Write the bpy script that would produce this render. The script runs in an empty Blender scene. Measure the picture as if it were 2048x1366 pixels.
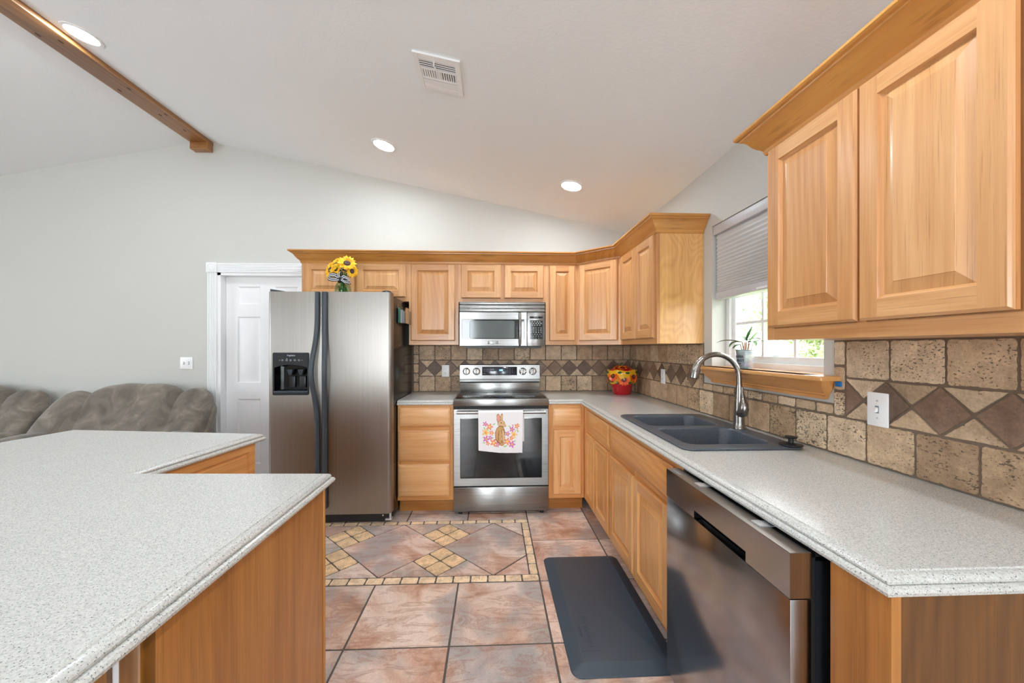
import bpy, bmesh, math, random
from mathutils import Vector, Matrix, noise
random.seed(7)
SC = bpy.context.scene
COL = SC.collection
R = math.radians
PI = math.pi

def S(r, g, b, a=1.0):
    f = lambda c: (c/255/12.92) if c/255 <= .04045 else ((c/255+.055)/1.055)**2.4
    return (f(r), f(g), f(b), a)

# ------------------------------------------------------------------ camera
F_PX = 768.0
YAW = R(2.4)
CX = 986 + F_PX*math.tan(YAW)
cam_d = bpy.data.cameras.new('camera')
cam_d.sensor_fit = 'HORIZONTAL'; cam_d.sensor_width = 36.0
cam_d.lens = F_PX/2048*36.0
cam_d.shift_x = (1024-CX)/2048
cam_d.shift_y = (697-683)/2048
cam_d.clip_start = .02; cam_d.clip_end = 200
cam = bpy.data.objects.new('camera', cam_d); COL.objects.link(cam)
cam.location = (0, 0, 1.33); cam.rotation_euler = (R(90), 0, -YAW)
SC.camera = cam

# ------------------------------------------------------------------ view, world
SC.view_settings.view_transform = 'Standard'
SC.view_settings.look = 'None'
SC.view_settings.exposure = 1.23
SC.view_settings.gamma = 1.0
SC.view_settings.use_curve_mapping = False
try:
    SC.cycles.use_denoising = True
    SC.cycles.max_bounces = 10
    SC.cycles.diffuse_bounces = 6
    SC.cycles.glossy_bounces = 5
    SC.cycles.transparent_max_bounces = 12
    SC.cycles.sample_clamp_indirect = 6.0
    SC.cycles.caustics_reflective = False
    SC.cycles.caustics_refractive = False
except Exception:
    pass
W = bpy.data.worlds.new('overcast_sky'); SC.world = W; W.use_nodes = True
wn = W.node_tree.nodes; wl = W.node_tree.links
bg = wn['Background']; bg.inputs['Color'].default_value = (.93, .97, 1.0, 1); bg.inputs['Strength'].default_value = 3.6

def area(name, loc, rot, sx, sy, power, color):
    d = bpy.data.lights.new(name, 'AREA'); d.shape = 'RECTANGLE'; d.size = sx; d.size_y = sy
    d.energy = power; d.color = color
    o = bpy.data.objects.new(name, d); COL.objects.link(o); o.location = loc; o.rotation_euler = rot
    return o
# daylight through left window and glass door; rear window is an added unseen fill
DAY = (.83, .925, 1.0)
area('rear_window_fill', (-1.1, -4.28, 1.30), (R(90), 0, 0), 1.1, 1.9, 40, DAY)  # lamp of the unseen rear window, added as fill
area('daylight_glass_door', (.93, -4.28, 1.20), (R(90), 0, 0), .30, 1.8, 22, DAY)
area('daylight_left_window', (-6.88, .4, 1.50), (R(90), 0, R(-90)), 1.5, 1.2, 22, (.76, .90, 1.0))
kw = area('kitchen_window_portal', (1.56, 1.922, 1.645), (R(90), 0, R(90)), .80, .88, 1, (1, 1, 1)); kw.data.cycles.is_portal = True
LAMP = 88.0

# ------------------------------------------------------------------ materials
def mat(name):
    m = bpy.data.materials.new(name); m.use_nodes = True
    nt = m.node_tree; b = nt.nodes['Principled BSDF']
    return m, nt, b
def N(nt, t, **kw):
    n = nt.nodes.new(t)
    for k, v in kw.items():
        if k in n.inputs: n.inputs[k].default_value = v
        else: setattr(n, k, v)
    return n
def L(nt, a, b): nt.links.new(a, b)
def ramp(nt, stops, fac=None, interp='LINEAR'):
    n = nt.nodes.new('ShaderNodeValToRGB'); cr = n.color_ramp; cr.interpolation = interp
    while len(cr.elements) < len(stops): cr.elements.new(.5)
    for e, (p, c) in zip(cr.elements, stops):
        e.position = p; e.color = c if len(c) == 4 else (*c, 1)
    if fac is not None: L(nt, fac, n.inputs['Fac'])
    return n
def mix(nt, fac, a, b, mode='MIX'):
    n = nt.nodes.new('ShaderNodeMix'); n.data_type = 'RGBA'; n.blend_type = mode
    for s, v in ((0, fac), (6, a), (7, b)):
        if hasattr(v, 'is_linked') or hasattr(v, 'links'): L(nt, v, n.inputs[s])
        else: n.inputs[s].default_value = v
    return n.outputs[2]
def math_(nt, op, a, b=None, c=None):
    n = nt.nodes.new('ShaderNodeMath'); n.operation = op
    for i, v in enumerate((a, b, c)):
        if v is None: continue
        if hasattr(v, 'links'): L(nt, v, n.inputs[i])
        else: n.inputs[i].default_value = v
    return n.outputs[0]
def vmul(nt, v, sc):
    n = nt.nodes.new('ShaderNodeVectorMath'); n.operation = 'MULTIPLY'
    L(nt, v, n.inputs[0]); n.inputs[1].default_value = sc
    return n.outputs[0]
def bump(nt, b, h, strength, dist=.002):
    n = nt.nodes.new('ShaderNodeBump'); n.inputs['Strength'].default_value = strength; n.inputs['Distance'].default_value = dist
    L(nt, h, n.inputs['Height']); L(nt, n.outputs[0], b.inputs['Normal'])
def simple(name, col, rough=.5, metal=0.0, spec=None, coat=0, emis=None, estr=0):
    m, nt, b = mat(name)
    b.inputs['Base Color'].default_value = col; b.inputs['Roughness'].default_value = rough; b.inputs['Metallic'].default_value = metal
    if spec is not None: b.inputs['Specular IOR Level'].default_value = spec
    if coat: b.inputs['Coat Weight'].default_value = coat; b.inputs['Coat Roughness'].default_value = .1
    if emis: b.inputs['Emission Color'].default_value = emis; b.inputs['Emission Strength'].default_value = estr
    # a faint procedural mottling so that nothing is a dead flat colour
    tc = N(nt, 'ShaderNodeTexCoord'); nz = N(nt, 'ShaderNodeTexNoise', Scale=35.0, Detail=3.0)
    L(nt, tc.outputs['Object'], nz.inputs['Vector'])
    mr = N(nt, 'ShaderNodeMapRange'); mr.inputs['To Min'].default_value = max(.02, rough-.04); mr.inputs['To Max'].default_value = min(1, rough+.04)
    L(nt, nz.outputs['Fac'], mr.inputs['Value']); L(nt, mr.outputs[0], b.inputs['Roughness'])
    return m

def paint(name, col, scale, strength):
    m, nt, b = mat(name)
    b.inputs['Base Color'].default_value = col; b.inputs['Roughness'].default_value = .62
    b.inputs['Specular IOR Level'].default_value = .3
    g = N(nt, 'ShaderNodeNewGeometry')
    nz = N(nt, 'ShaderNodeTexNoise', Scale=scale, Detail=3.0, Roughness=.55); L(nt, g.outputs['Position'], nz.inputs['Vector'])
    bump(nt, b, nz.outputs['Fac'], strength, .004)
    return m
M_WALL = paint('wall_paint_ivory', S(204, 204, 199), 95, .22)
M_CEIL = paint("ceiling_paint", S(241, 245, 248), 80, .22)
M_WHITE = simple('white_trim_paint', S(240, 241, 242), .35)
M_PLASTIC = simple('white_plastic', S(243, 243, 243), .3)

def oak(name, light, mid, dark, rough=.32, fig=.16, warp=7.0, wsc=(.75, 3.2, 1)):
    m, nt, b = mat(name)
    uv = N(nt, 'ShaderNodeUVMap', uv_map='grain'); sd = N(nt, 'ShaderNodeUVMap', uv_map='seed')
    sx = N(nt, 'ShaderNodeSeparateXYZ'); L(nt, uv.outputs[0], sx.inputs[0])
    ss = N(nt, 'ShaderNodeSeparateXYZ'); L(nt, sd.outputs[0], ss.inputs[0])
    cb = N(nt, 'ShaderNodeCombineXYZ')
    L(nt, sx.outputs[0], cb.inputs[0]); L(nt, sx.outputs[1], cb.inputs[1]); L(nt, math_(nt, 'MULTIPLY', ss.outputs[0], 13.7), cb.inputs[2])
    vec = cb.outputs[0]
    # broad warp gives a soft cathedral figure, long streaks carry most of the grain
    wp = N(nt, 'ShaderNodeTexNoise', Scale=1.0, Detail=1.5); L(nt, vmul(nt, vec, wsc), wp.inputs['Vector'])
    ring = math_(nt, 'ADD', math_(nt, 'MULTIPLY', sx.outputs[1], 16.0), math_(nt, 'MULTIPLY', wp.outputs['Fac'], warp))
    saw = math_(nt, 'PINGPONG', math_(nt, 'MULTIPLY', ring, 2.4), 1.0)
    pore = N(nt, 'ShaderNodeTexNoise', Scale=1.0, Detail=2.0, Roughness=.6); L(nt, vmul(nt, vec, (5, 330, 1)), pore.inputs['Vector'])
    fine = N(nt, 'ShaderNodeTexNoise', Scale=1.0, Detail=5.0, Roughness=.7); L(nt, vmul(nt, vec, (1.1, 58, 1)), fine.inputs['Vector'])
    tone = N(nt, 'ShaderNodeTexNoise', Scale=1.0, Detail=1.0); L(nt, vmul(nt, vec, (.55, 5.5, 1)), tone.inputs['Vector'])
    f1 = math_(nt, 'MULTIPLY_ADD', saw, fig, math_(nt, 'MULTIPLY', fine.outputs['Fac'], .85))
    f2 = math_(nt, 'MULTIPLY_ADD', tone.outputs['Fac'], .80, math_(nt, 'MULTIPLY_ADD', ss.outputs[1], .34, -.62))
    f = math_(nt, 'ADD', f1, f2)
    c = ramp(nt, [(.12, light), (.50, mid), (.95, dark)], f).outputs[0]
    pm = ramp(nt, [(.60, (0, 0, 0)), (.74, (1, 1, 1))], pore.outputs['Fac']).outputs[0]
    pf = math_(nt, 'MULTIPLY', pm, .5)
    c2 = mix(nt, pf, c, tuple(x*.55 for x in dark[:3])+(1,))
    L(nt, c2, b.inputs['Base Color'])
    b.inputs['Roughness'].default_value = rough
    b.inputs['Coat Weight'].default_value = .25; b.inputs['Coat Roughness'].default_value = .22
    bump(nt, b, pore.outputs['Fac'], .12, .0006)
    return m
M_OAK = oak('oak_honey', S(218, 169, 117), S(200, 145, 92), S(168, 110, 60))
M_OAKB = oak('oak_amber', S(234, 180, 116), S(220, 158, 94), S(186, 118, 58))  # honey finish again, with the light's amber tint put into the colour
M_OAKL = oak('oak_honey_lit', S(244, 198, 142), S(234, 178, 120), S(200, 138, 82))  # same honey finish, brighter light on back-run fronts put into the colour
M_OAKD = oak('oak_golden_stain', S(208, 150, 80), S(184, 122, 56), S(142, 88, 36))
M_VENEER_SHADE = oak('dark_veneer_and_shade', S(136, 88, 30), S(110, 68, 18), S(82, 48, 10), fig=.3, warp=10.0)  # own dark tone of the end panel; doubles as shade on peninsula front
M_PLY = oak('oak_plywood', S(244, 200, 138), S(232, 180, 114), S(202, 144, 82), fig=.20, warp=17.0, wsc=(1.9, 4.2, 1))
M_PINE = oak('pine_beam_stain', S(190, 140, 84), S(160, 110, 62), S(110, 70, 38), .4)

def counter_mat():
    m, nt, b = mat('speckled_solid_surface')
    g = N(nt, 'ShaderNodeNewGeometry')
    n1 = N(nt, 'ShaderNodeTexNoise', Scale=360.0, Detail=1.0, Roughness=.5); L(nt, g.outputs['Position'], n1.inputs['Vector'])
    n2 = N(nt, 'ShaderNodeTexNoise', Scale=480.0, Detail=1.0, Roughness=.5); L(nt, g.outputs['Position'], n2.inputs['Vector'])
    n3 = N(nt, 'ShaderNodeTexNoise', Scale=240.0, Detail=2.0); L(nt, g.outputs['Position'], n3.inputs['Vector'])
    c = ramp(nt, [(.34, S(186, 186, 181)), (.50, S(199, 199, 194)), (.66, S(210, 210, 205))], n3.outputs['Fac']).outputs[0]
    k1 = ramp(nt, [(.64, (0, 0, 0)), (.67, (1, 1, 1))], n1.outputs['Fac']).outputs[0]
    c = mix(nt, math_(nt, 'MULTIPLY', k1, .9), c, S(92, 94, 100))
    k2 = ramp(nt, [(.63, (0, 0, 0)), (.70, (1, 1, 1))], n2.outputs['Fac']).outputs[0]
    c = mix(nt, math_(nt, 'MULTIPLY', k2, .4), c, S(138, 131, 122))
    L(nt, c, b.inputs['Base Color']); b.inputs['Roughness'].default_value = .22
    return m
M_COUNTER = counter_mat()

def tile_mat(name, kind):
    m, nt, b = mat(name)
    uv = N(nt, 'ShaderNodeUVMap', uv_map='grain'); sd = N(nt, 'ShaderNodeUVMap', uv_map='seed')
    tint = N(nt, 'ShaderNodeVertexColor', layer_name='tint')
    ss = N(nt, 'ShaderNodeSeparateXYZ'); L(nt, sd.outputs[0], ss.inputs[0])
    su = N(nt, 'ShaderNodeSeparateXYZ'); L(nt, uv.outputs[0], su.inputs[0])
    cb = N(nt, 'ShaderNodeCombineXYZ'); L(nt, su.outputs[0], cb.inputs[0]); L(nt, su.outputs[1], cb.inputs[1])
    L(nt, math_(nt, 'MULTIPLY', ss.outputs[0], 17.3), cb.inputs[2])
    v = cb.outputs[0]
    if kind == 'travertine':
        a = N(nt, 'ShaderNodeTexNoise', Scale=16.0, Detail=6.0, Roughness=.65); L(nt, v, a.inputs['Vector'])
        f = N(nt, 'ShaderNodeTexNoise', Scale=120.0, Detail=3.0, Roughness=.7); L(nt, v, f.inputs['Vector'])
        shade = ramp(nt, [(.25, (.60, .55, .50)), (.5, (.96, .94, .90)), (.72, (1.28, 1.26, 1.22))], a.outputs['Fac']).outputs[0]
        c = mix(nt, 1.0, tint.outputs['Color'], shade, 'MULTIPLY')
        sh2 = ramp(nt, [(.3, (.80, .79, .77)), (.7, (1.12, 1.12, 1.12))], f.outputs['Fac']).outputs[0]
        c = mix(nt, 1.0, c, sh2, 'MULTIPLY')
        p = N(nt, 'ShaderNodeTexNoise', Scale=110.0, Detail=2.0, Roughness=.6); L(nt, vmul(nt, v, (1, 1.5, 1)), p.inputs['Vector'])
        cl = N(nt, 'ShaderNodeTexNoise', Scale=13.0, Detail=2.0); L(nt, v, cl.inputs['Vector'])
        pit = math_(nt, 'ADD', p.outputs['Fac'], math_(nt, 'MULTIPLY_ADD', cl.outputs['Fac'], .34, math_(nt, 'MULTIPLY', ss.outputs[1], .12)))
        pb = N(nt, 'ShaderNodeTexNoise', Scale=42.0, Detail=3.0, Roughness=.6); L(nt, vmul(nt, v, (1, 1.4, 1)), pb.inputs['Vector'])
        pit = math_(nt, 'MAXIMUM', pit, math_(nt, 'MULTIPLY_ADD', ss.outputs[1], .14, math_(nt, 'ADD', pb.outputs['Fac'], .13)))
        pk = ramp(nt, [(.825, (0, 0, 0)), (.855, (1, 1, 1))], pit).outputs[0]
        c = mix(nt, math_(nt, 'MULTIPLY', pk, .85), c, S(84, 68, 54))
        L(nt, c, b.inputs['Base Color']); b.inputs['Roughness'].default_value = .5
        h = math_(nt, 'SUBTRACT', math_(nt, 'MULTIPLY', f.outputs['Fac'], .25), pk)
        bump(nt, b, h, .5, .0015)
    else:
        wv = N(nt, 'ShaderNodeTexNoise', Scale=2.3, Detail=7.0, Roughness=.6, Distortion=1.3); L(nt, v, wv.inputs['Vector'])
        st = N(nt, 'ShaderNodeTexNoise', Scale=3.4, Detail=5.0, Roughness=.55, Distortion=2.2); L(nt, vmul(nt, v, (1, 3.2, 1)), st.inputs['Vector'])
        gr = N(nt, 'ShaderNodeTexNoise', Scale=3.0, Detail=3.0, Roughness=.5); L(nt, vmul(nt, v, (1.3, 1, 1)), gr.inputs['Vector'])
        sp = N(nt, 'ShaderNodeTexNoise', Scale=140.0, Detail=3.0, Roughness=.7); L(nt, v, sp.inputs['Vector'])
        c = ramp(nt, [(.30, S(152, 108, 86)), (.42, S(204, 166, 145)), (.53, S(228, 203, 187)), (.68, S(238, 222, 211))], wv.outputs['Fac']).outputs[0]
        g = ramp(nt, [(.46, (0, 0, 0)), (.60, (1, 1, 1))], gr.outputs['Fac']).outputs[0]
        c = mix(nt, math_(nt, 'MULTIPLY', g, .8), c, S(168, 164, 162))
        s_ = ramp(nt, [(.50, (0, 0, 0)), (.56, (1, 1, 1)), (.60, (.15, .15, .15)), (.66, (.9, .9, .9)), (.70, (.2, .2, .2)), (.76, (1, 1, 1))], st.outputs['Fac']).outputs[0]
        c = mix(nt, math_(nt, 'MULTIPLY', s_, .5), c, S(164, 112, 86))
        s2 = ramp(nt, [(.30, (.86, .85, .84)), (.72, (1.1, 1.1, 1.1))], sp.outputs['Fac']).outputs[0]
        c = mix(nt, 1.0, c, s2, 'MULTIPLY')
        c = mix(nt, 1.0, c, tint.outputs['Color'], 'MULTIPLY')
        L(nt, c, b.inputs['Base Color']); b.inputs['Roughness'].default_value = .3
        b.inputs['Specular IOR Level'].default_value = .45
        bump(nt, b, sp.outputs['Fac'], .15, .001)
    return m
M_TRAV = tile_mat('tumbled_travertine', 'travertine')
M_SLATE_FLOOR = tile_mat('marbled_porcelain', 'porcelain')
M_GROUT = simple('backsplash_grout', S(118, 101, 86), .85)
M_FGROUT = simple('floor_grout', S(92, 84, 78), .85)

def steel(name, col, rough, axis, aniso=.0, arot=0):
    m, nt, b = mat(name)
    tc = N(nt, 'ShaderNodeNewGeometry')
    sc = {'x': (2, 2, 420), 'z': (420, 420, 2), 'y': (420, 2, 2)}[axis]
    nz = N(nt, 'ShaderNodeTexNoise', Scale=1.0, Detail=3.0); L(nt, vmul(nt, tc.outputs['Position'], sc), nz.inputs['Vector'])
    c = ramp(nt, [(.25, tuple(x*.90 for x in col[:3])), (.75, tuple(min(1, x*1.08) for x in col[:3]))], nz.outputs['Fac']).outputs[0]
    L(nt, c, b.inputs['Base Color'])
    b.inputs['Metallic'].default_value = 1.0
    mr = N(nt, 'ShaderNodeMapRange'); mr.inputs['To Min'].default_value = rough-.05; mr.inputs['To Max'].default_value = rough+.07
    L(nt, nz.outputs['Fac'], mr.inputs['Value']); L(nt, mr.outputs[0], b.inputs['Roughness'])
    if aniso:
        b.inputs['Anisotropic'].default_value = aniso; b.inputs['Anisotropic Rotation'].default_value = arot
        tg = N(nt, 'ShaderNodeTangent'); tg.direction_type = 'UV_MAP'; tg.uv_map = 'grain'; L(nt, tg.outputs[0], b.inputs['Tangent'])
    bump(nt, b, nz.outputs['Fac'], .03, .0004)
    return m
M_STEEL = steel('brushed_stainless', S(152, 151, 149), .28, 'x', .75)
M_STEELF = steel('brushed_stainless_fridge', S(162, 157, 151), .36, 'z', .75, .25)
M_STEELD = steel('dark_brushed_stainless', S(172, 173, 177), .16, 'y')
M_NICKEL = steel('brushed_nickel', S(150, 146, 141), .27, 'z')
M_CHROME = simple('chrome', S(225, 225, 225), .08, 1.0)
M_BLACK = simple('black_plastic', S(36, 40, 44), .38)
M_HANDLE = simple('charcoal_handle_plastic', S(58, 66, 74), .42)
M_BLACKGLOSS = simple('black_glass', S(10, 11, 12), .06, 0, .6)
M_MWGLASS = simple('smoked_grey_glass', S(92, 100, 100), .10, 0, .6)
M_BLACKSIDE = simple('black_enamel_side', S(30, 28, 27), .22)
M_DARK = simple('dark_recess', S(14, 14, 14), .6)
M_GREYPRINT = simple('grey_print', S(178, 184, 188), .5)
M_DIMPRINT = simple('dim_print', S(120, 128, 136), .5)
M_NAVYPANEL = simple('navy_touch_panel', S(26, 38, 54), .12, 0, .6)
M_BLUELED = simple('blue_led', S(120, 190, 255), .4, emis=S(110, 190, 255), estr=2.2)
M_GREENLED = simple('green_led', S(170, 230, 90), .4, emis=S(170, 230, 90), estr=1.0)
M_LAMP = simple('lamp_diffuser', S(255, 255, 255), .4, emis=(.85, .935, 1.0, 1), estr=LAMP)
M_BLIND = simple('grey_cellular_fabric', S(214, 214, 214), .8)
M_RAIL = simple('pale_grey_rail', S(206, 207, 212), .4)
M_TAPE = simple('blue_tape', S(28, 110, 180), .7)
M_MAT = simple('charcoal_rubber_foam', S(56, 68, 80), .42)
M_RUBBER = simple('black_rubber', S(22, 22, 23), .5)
M_BRACKET = simple('zinc_bracket', S(228, 231, 233), .35, .8)

def granite_sink():
    m, nt, b = mat('blue_grey_granite_composite')
    g = N(nt, 'ShaderNodeNewGeometry'); n1 = N(nt, 'ShaderNodeTexNoise', Scale=420.0, Detail=2.0); L(nt, g.outputs['Position'], n1.inputs['Vector'])
    c = ramp(nt, [(.35, S(60, 66, 74)), (.6, S(80, 87, 96)), (.8, S(116, 124, 132))], n1.outputs['Fac']).outputs[0]
    L(nt, c, b.inputs['Base Color']); b.inputs['Roughness'].default_value = .38
    return m
M_SINK = granite_sink()

def suede():
    m, nt, b = mat('taupe_microsuede')
    tc = N(nt, 'ShaderNodeTexCoord'); n1 = N(nt, 'ShaderNodeTexNoise', Scale=5.0, Detail=4.0, Roughness=.6, Distortion=1.0); L(nt, tc.outputs['Object'], n1.inputs['Vector'])
    c = ramp(nt, [(.3, S(92, 84, 74)), (.55, S(124, 115, 104)), (.75, S(158, 149, 136))], n1.outputs['Fac']).outputs[0]
    L(nt, c, b.inputs['Base Color']); b.inputs['Roughness'].default_value = .9
    b.inputs['Sheen Weight'].default_value = .3
    n2 = N(nt, 'ShaderNodeTexNoise', Scale=300.0, Detail=2.0); L(nt, tc.outputs['Object'], n2.inputs['Vector']); bump(nt, b, n2.outputs['Fac'], .2, .001)
    return m
M_SUEDE = suede()

def vcol(name, rough=.6, coat=0):
    m, nt, b = mat(name)
    t = N(nt, 'ShaderNodeVertexColor', layer_name='tint'); L(nt, t.outputs['Color'], b.inputs['Base Color'])
    b.inputs['Roughness'].default_value = rough
    if coat: b.inputs['Coat Weight'].default_value = coat
    return m
M_CLOTH = vcol('printed_cotton', .9)
M_GLAZE = vcol('glazed_ceramic', .15, .6)
M_PETAL = vcol('silk_petals', .7)
M_LEAF = vcol('leaf_green', .4)
M_PAPER = vcol('paper', .7)
M_FOLIAGE = vcol('tree_foliage', .8)

def galvanized():
    m, nt, b = mat('galvanized_tin')
    tc = N(nt, 'ShaderNodeTexCoord'); n1 = N(nt, 'ShaderNodeTexVoronoi', Scale=70.0); L(nt, tc.outputs['Object'], n1.inputs['Vector'])
    n2 = N(nt, 'ShaderNodeTexNoise', Scale=30.0, Detail=4.0); L(nt, tc.outputs['Object'], n2.inputs['Vector'])
    c = ramp(nt, [(.3, S(150, 158, 162)), (.7, S(190, 197, 200))], n2.outputs['Fac']).outputs[0]
    c = mix(nt, .25, c, n1.outputs['Color'], 'SOFT_LIGHT')
    L(nt, c, b.inputs['Base Color']); b.inputs['Metallic'].default_value = .55; b.inputs['Roughness'].default_value = .42
    return m
M_TIN = galvanized()

def thin_glass(name, tint=(1, 1, 1, 1), refl=.08):
    m, nt, b = mat(name)
    nt.nodes.remove(b); out = nt.nodes['Material Output']
    tr = N(nt, 'ShaderNodeBsdfTransparent'); tr.inputs['Color'].default_value = tint
    gl = N(nt, 'ShaderNodeBsdfGlossy'); gl.inputs['Roughness'].default_value = .02
    fr = N(nt, 'ShaderNodeFresnel', IOR=1.45); ge = N(nt, 'ShaderNodeNewGeometry')
    mx = N(nt, 'ShaderNodeMixShader'); L(nt, math_(nt, 'MULTIPLY', fr.outputs[0], math_(nt, 'SUBTRACT', 1.0, ge.outputs['Backfacing'])), mx.inputs[0])
    L(nt, tr.outputs[0], mx.inputs[1]); L(nt, gl.outputs[0], mx.inputs[2]); L(nt, mx.outputs[0], out.inputs[0])
    return m
M_PANE = thin_glass('window_glass')
M_VASE = thin_glass('green_tinted_glass', (.80, .90, .84, 1))
M_ACRYL = thin_glass('clear_acrylic', (.90, .93, .94, 1))
M_GRASS = simple('lawn', S(120, 140, 80), .95)
M_BARK = simple('bark', S(176, 166, 156), .9)  # lightened bark, overexposed haze put into its colour

# ------------------------------------------------------------------ mesh builder
class MB:
    def __init__(s):
        s.bm = bmesh.new(); s.g = s.bm.loops.layers.uv.new('grain'); s.sd = s.bm.loops.layers.uv.new('seed')
        s.cl = s.bm.loops.layers.float_color.new('tint')
    def fin(s, grain='z', seed=None, mi=0, tint=(1, 1, 1, 1), xf=None, off=None):
        if seed is None: seed = (random.random(), random.random())
        vs = set()
        for f in s.bm.faces:
            if f.tag: continue
            f.tag = True; f.material_index = mi
            for l in f.loops:
                c = l.vert.co; vs.add(l.vert)
                if grain == 'x': u, v = c.x, c.y+c.z
                elif grain == 'y': u, v = c.y, c.x+c.z
                elif grain == 'xy': u, v = c.x, c.y
                elif grain == 'yz': u, v = c.y, c.z
                elif grain == 'xz': u, v = c.x, c.z
                else: u, v = c.z, c.x+c.y
                if off: u += off[0]; v += off[1]
                l[s.g].uv = (u, v); l[s.sd].uv = seed; l[s.cl] = tint
        if xf is not None:
            for v in vs: v.co = xf @ v.co
        return vs
    def box(s, x0, x1, y0, y1, z0, z1, grain='z', bev=0, seg=2, **k):
        r = bmesh.ops.create_cube(s.bm, size=1)
        for v in r['verts']:
            v.co = Vector(((x0+x1)/2+v.co.x*(x1-x0), (y0+y1)/2+v.co.y*(y1-y0), (z0+z1)/2+v.co.z*(z1-z0)))
        if bev:
            es = list({e for v in r['verts'] for e in v.link_edges})
            bmesh.ops.bevel(s.bm, geom=es, offset=bev, segments=seg, affect='EDGES', profile=.5)
        s.fin(grain, **k)
    def quad(s, a, b, c, d, **k):
        s.bm.faces.new([s.bm.verts.new(p) for p in (a, b, c, d)]); s.fin(**k)
    def face(s, pts, **k):
        s.bm.faces.new([s.bm.verts.new(p) for p in pts]); s.fin(**k)
    def loft(s, rings, close=True, cap0=False, cap1=False, **k):
        """rings: list of lists of points; quads between successive rings"""
        rv = [[s.bm.verts.new(p) for p in r] for r in rings]
        n = len(rings[0])
        for a, b in zip(rv, rv[1:]):
            for i in range(n if close else n-1):
                j = (i+1) % n
                s.bm.faces.new((a[i], a[j], b[j], b[i]))
        if cap0: s.bm.faces.new(list(reversed(rv[0])))
        if cap1: s.bm.faces.new(rv[-1])
        s.fin(**k)
    def lathe(s, prof, c=(0, 0, 0), seg=32, **k):
        rings = []
        for r, z in prof:
            r = max(r, 1e-4)
            rings.append([(c[0]+r*math.cos(2*PI*i/seg), c[1]+r*math.sin(2*PI*i/seg), c[2]+z) for i in range(seg)])
        s.loft(rings, True, **k)
    def cyl(s, p0, p1, r0, r1=None, seg=20, **k):
        s.tube([p0, p1], [r0, r0 if r1 is None else r1], seg, **k)
    def tube(s, pts, rad, seg=14, cap=True, **k):
        pts = [Vector(p) for p in pts]
        if not hasattr(rad, '__len__'): rad = [rad]*len(pts)
        rings = []; up = None
        for i, p in enumerate(pts):
            t = (pts[min(i+1, len(pts)-1)]-pts[max(i-1, 0)]).normalized()
            if up is None:
                up = Vector((0, 0, 1)) if abs(t.z) < .9 else Vector((1, 0, 0))
            a = t.cross(up).normalized(); b = a.cross(t).normalized(); up = b
            rings.append([p+(a*math.cos(2*PI*j/seg)+b*math.sin(2*PI*j/seg))*rad[i] for j in range(seg)])
        s.loft(rings, True, cap, cap, **k)
    def prism(s, pts, z0, z1, **k):
        """pts: CCW outline in x,y"""
        s.loft([[(x, y, z0) for x, y in pts], [(x, y, z1) for x, y in pts]], True, True, True, **k)
    def sphere(s, c, r, seg=16, sq=(1, 1, 1), **k):
        rings = []
        m = seg//2
        for i in range(m+1):
            th = PI*i/m; rr = max(math.sin(th), .001)
            rings.append([(c[0]+sq[0]*r*rr*math.cos(2*PI*j/seg), c[1]+sq[1]*r*rr*math.sin(2*PI*j/seg), c[2]-sq[2]*r*math.cos(th)) for j in range(seg)])
        s.loft(rings, True, True, True, **k)
    def tile(s, pts, fn, th, jit=.0006, inset=.002, step=.018, **k):
        """ragged-edged tile: pts CCW outline (a,b) in the wall plane, fn(a,b,h) -> world point"""
        out = []
        n = len(pts)
        for i in range(n):
            p, q = Vector(pts[i]), Vector(pts[(i+1) % n]); d = q-p; m = max(1, int(d.length/step)); nn = Vector((d.y, -d.x)).normalized()
            for t in range(m):
                w = p+d*(t/m)+nn*(random.uniform(-1, .6)*jit)
                if t == 0: w = w+(Vector(pts[(i+1) % n])+Vector(pts[i-1])-2*p).normalized()*jit*2.0
                out.append(w)
        ce = sum(out, Vector((0, 0)))/len(out)
        ins = [w+(ce-w).normalized()*inset for w in out]
        off = (random.uniform(-9, 9), random.uniform(-9, 9))
        k.setdefault('seed', (random.random(), random.random()))
        # UVs come from the plane coordinates
        v0 = [s.bm.verts.new((w.x, w.y, 0)) for w in out]; v1 = [s.bm.verts.new((w.x, w.y, th)) for w in ins]
        for i in range(len(out)):
            j = (i+1) % len(out); s.bm.faces.new((v0[i], v0[j], v1[j], v1[i]))
        s.bm.faces.new(v1)
        vs = s.fin('xy', off=off, **k)
        for v in vs: v.co = Vector(fn(*v.co))
    def build(s, name, mats, parent=None, smooth=35, loc=None):
        bmesh.ops.recalc_face_normals(s.bm, faces=s.bm.faces[:]) if getattr(s, 'recalc', True) else None
        me = bpy.data.meshes.new(name); s.bm.to_mesh(me); s.bm.free()
        for m in (mats if isinstance(mats, (list, tuple)) else [mats]): me.materials.append(m)
        if smooth:
            me.shade_smooth(); me.set_sharp_from_angle(angle=R(smooth))
        o = bpy.data.objects.new(name, me); COL.objects.link(o)
        if parent: o.parent = parent
        if loc: o.location = loc
        return o

def thing(name, label, cat, loc=(0, 0, 0), rotz=0, group=None, rot=None):
    o = bpy.data.objects.new(name, None); COL.objects.link(o); o.empty_display_size = .05
    o.location = loc; o.rotation_euler = rot or (0, 0, rotz); o['label'] = label; o['category'] = cat
    if group: o['group'] = group
    return o
def tag(o, label=None, cat=None, group=None, kind=None):
    if label: o['label'] = label
    if cat: o['category'] = cat
    if group: o['group'] = group
    if kind: o['kind'] = kind
    return o
def struct(o): o['kind'] = 'structure'; return o

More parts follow.
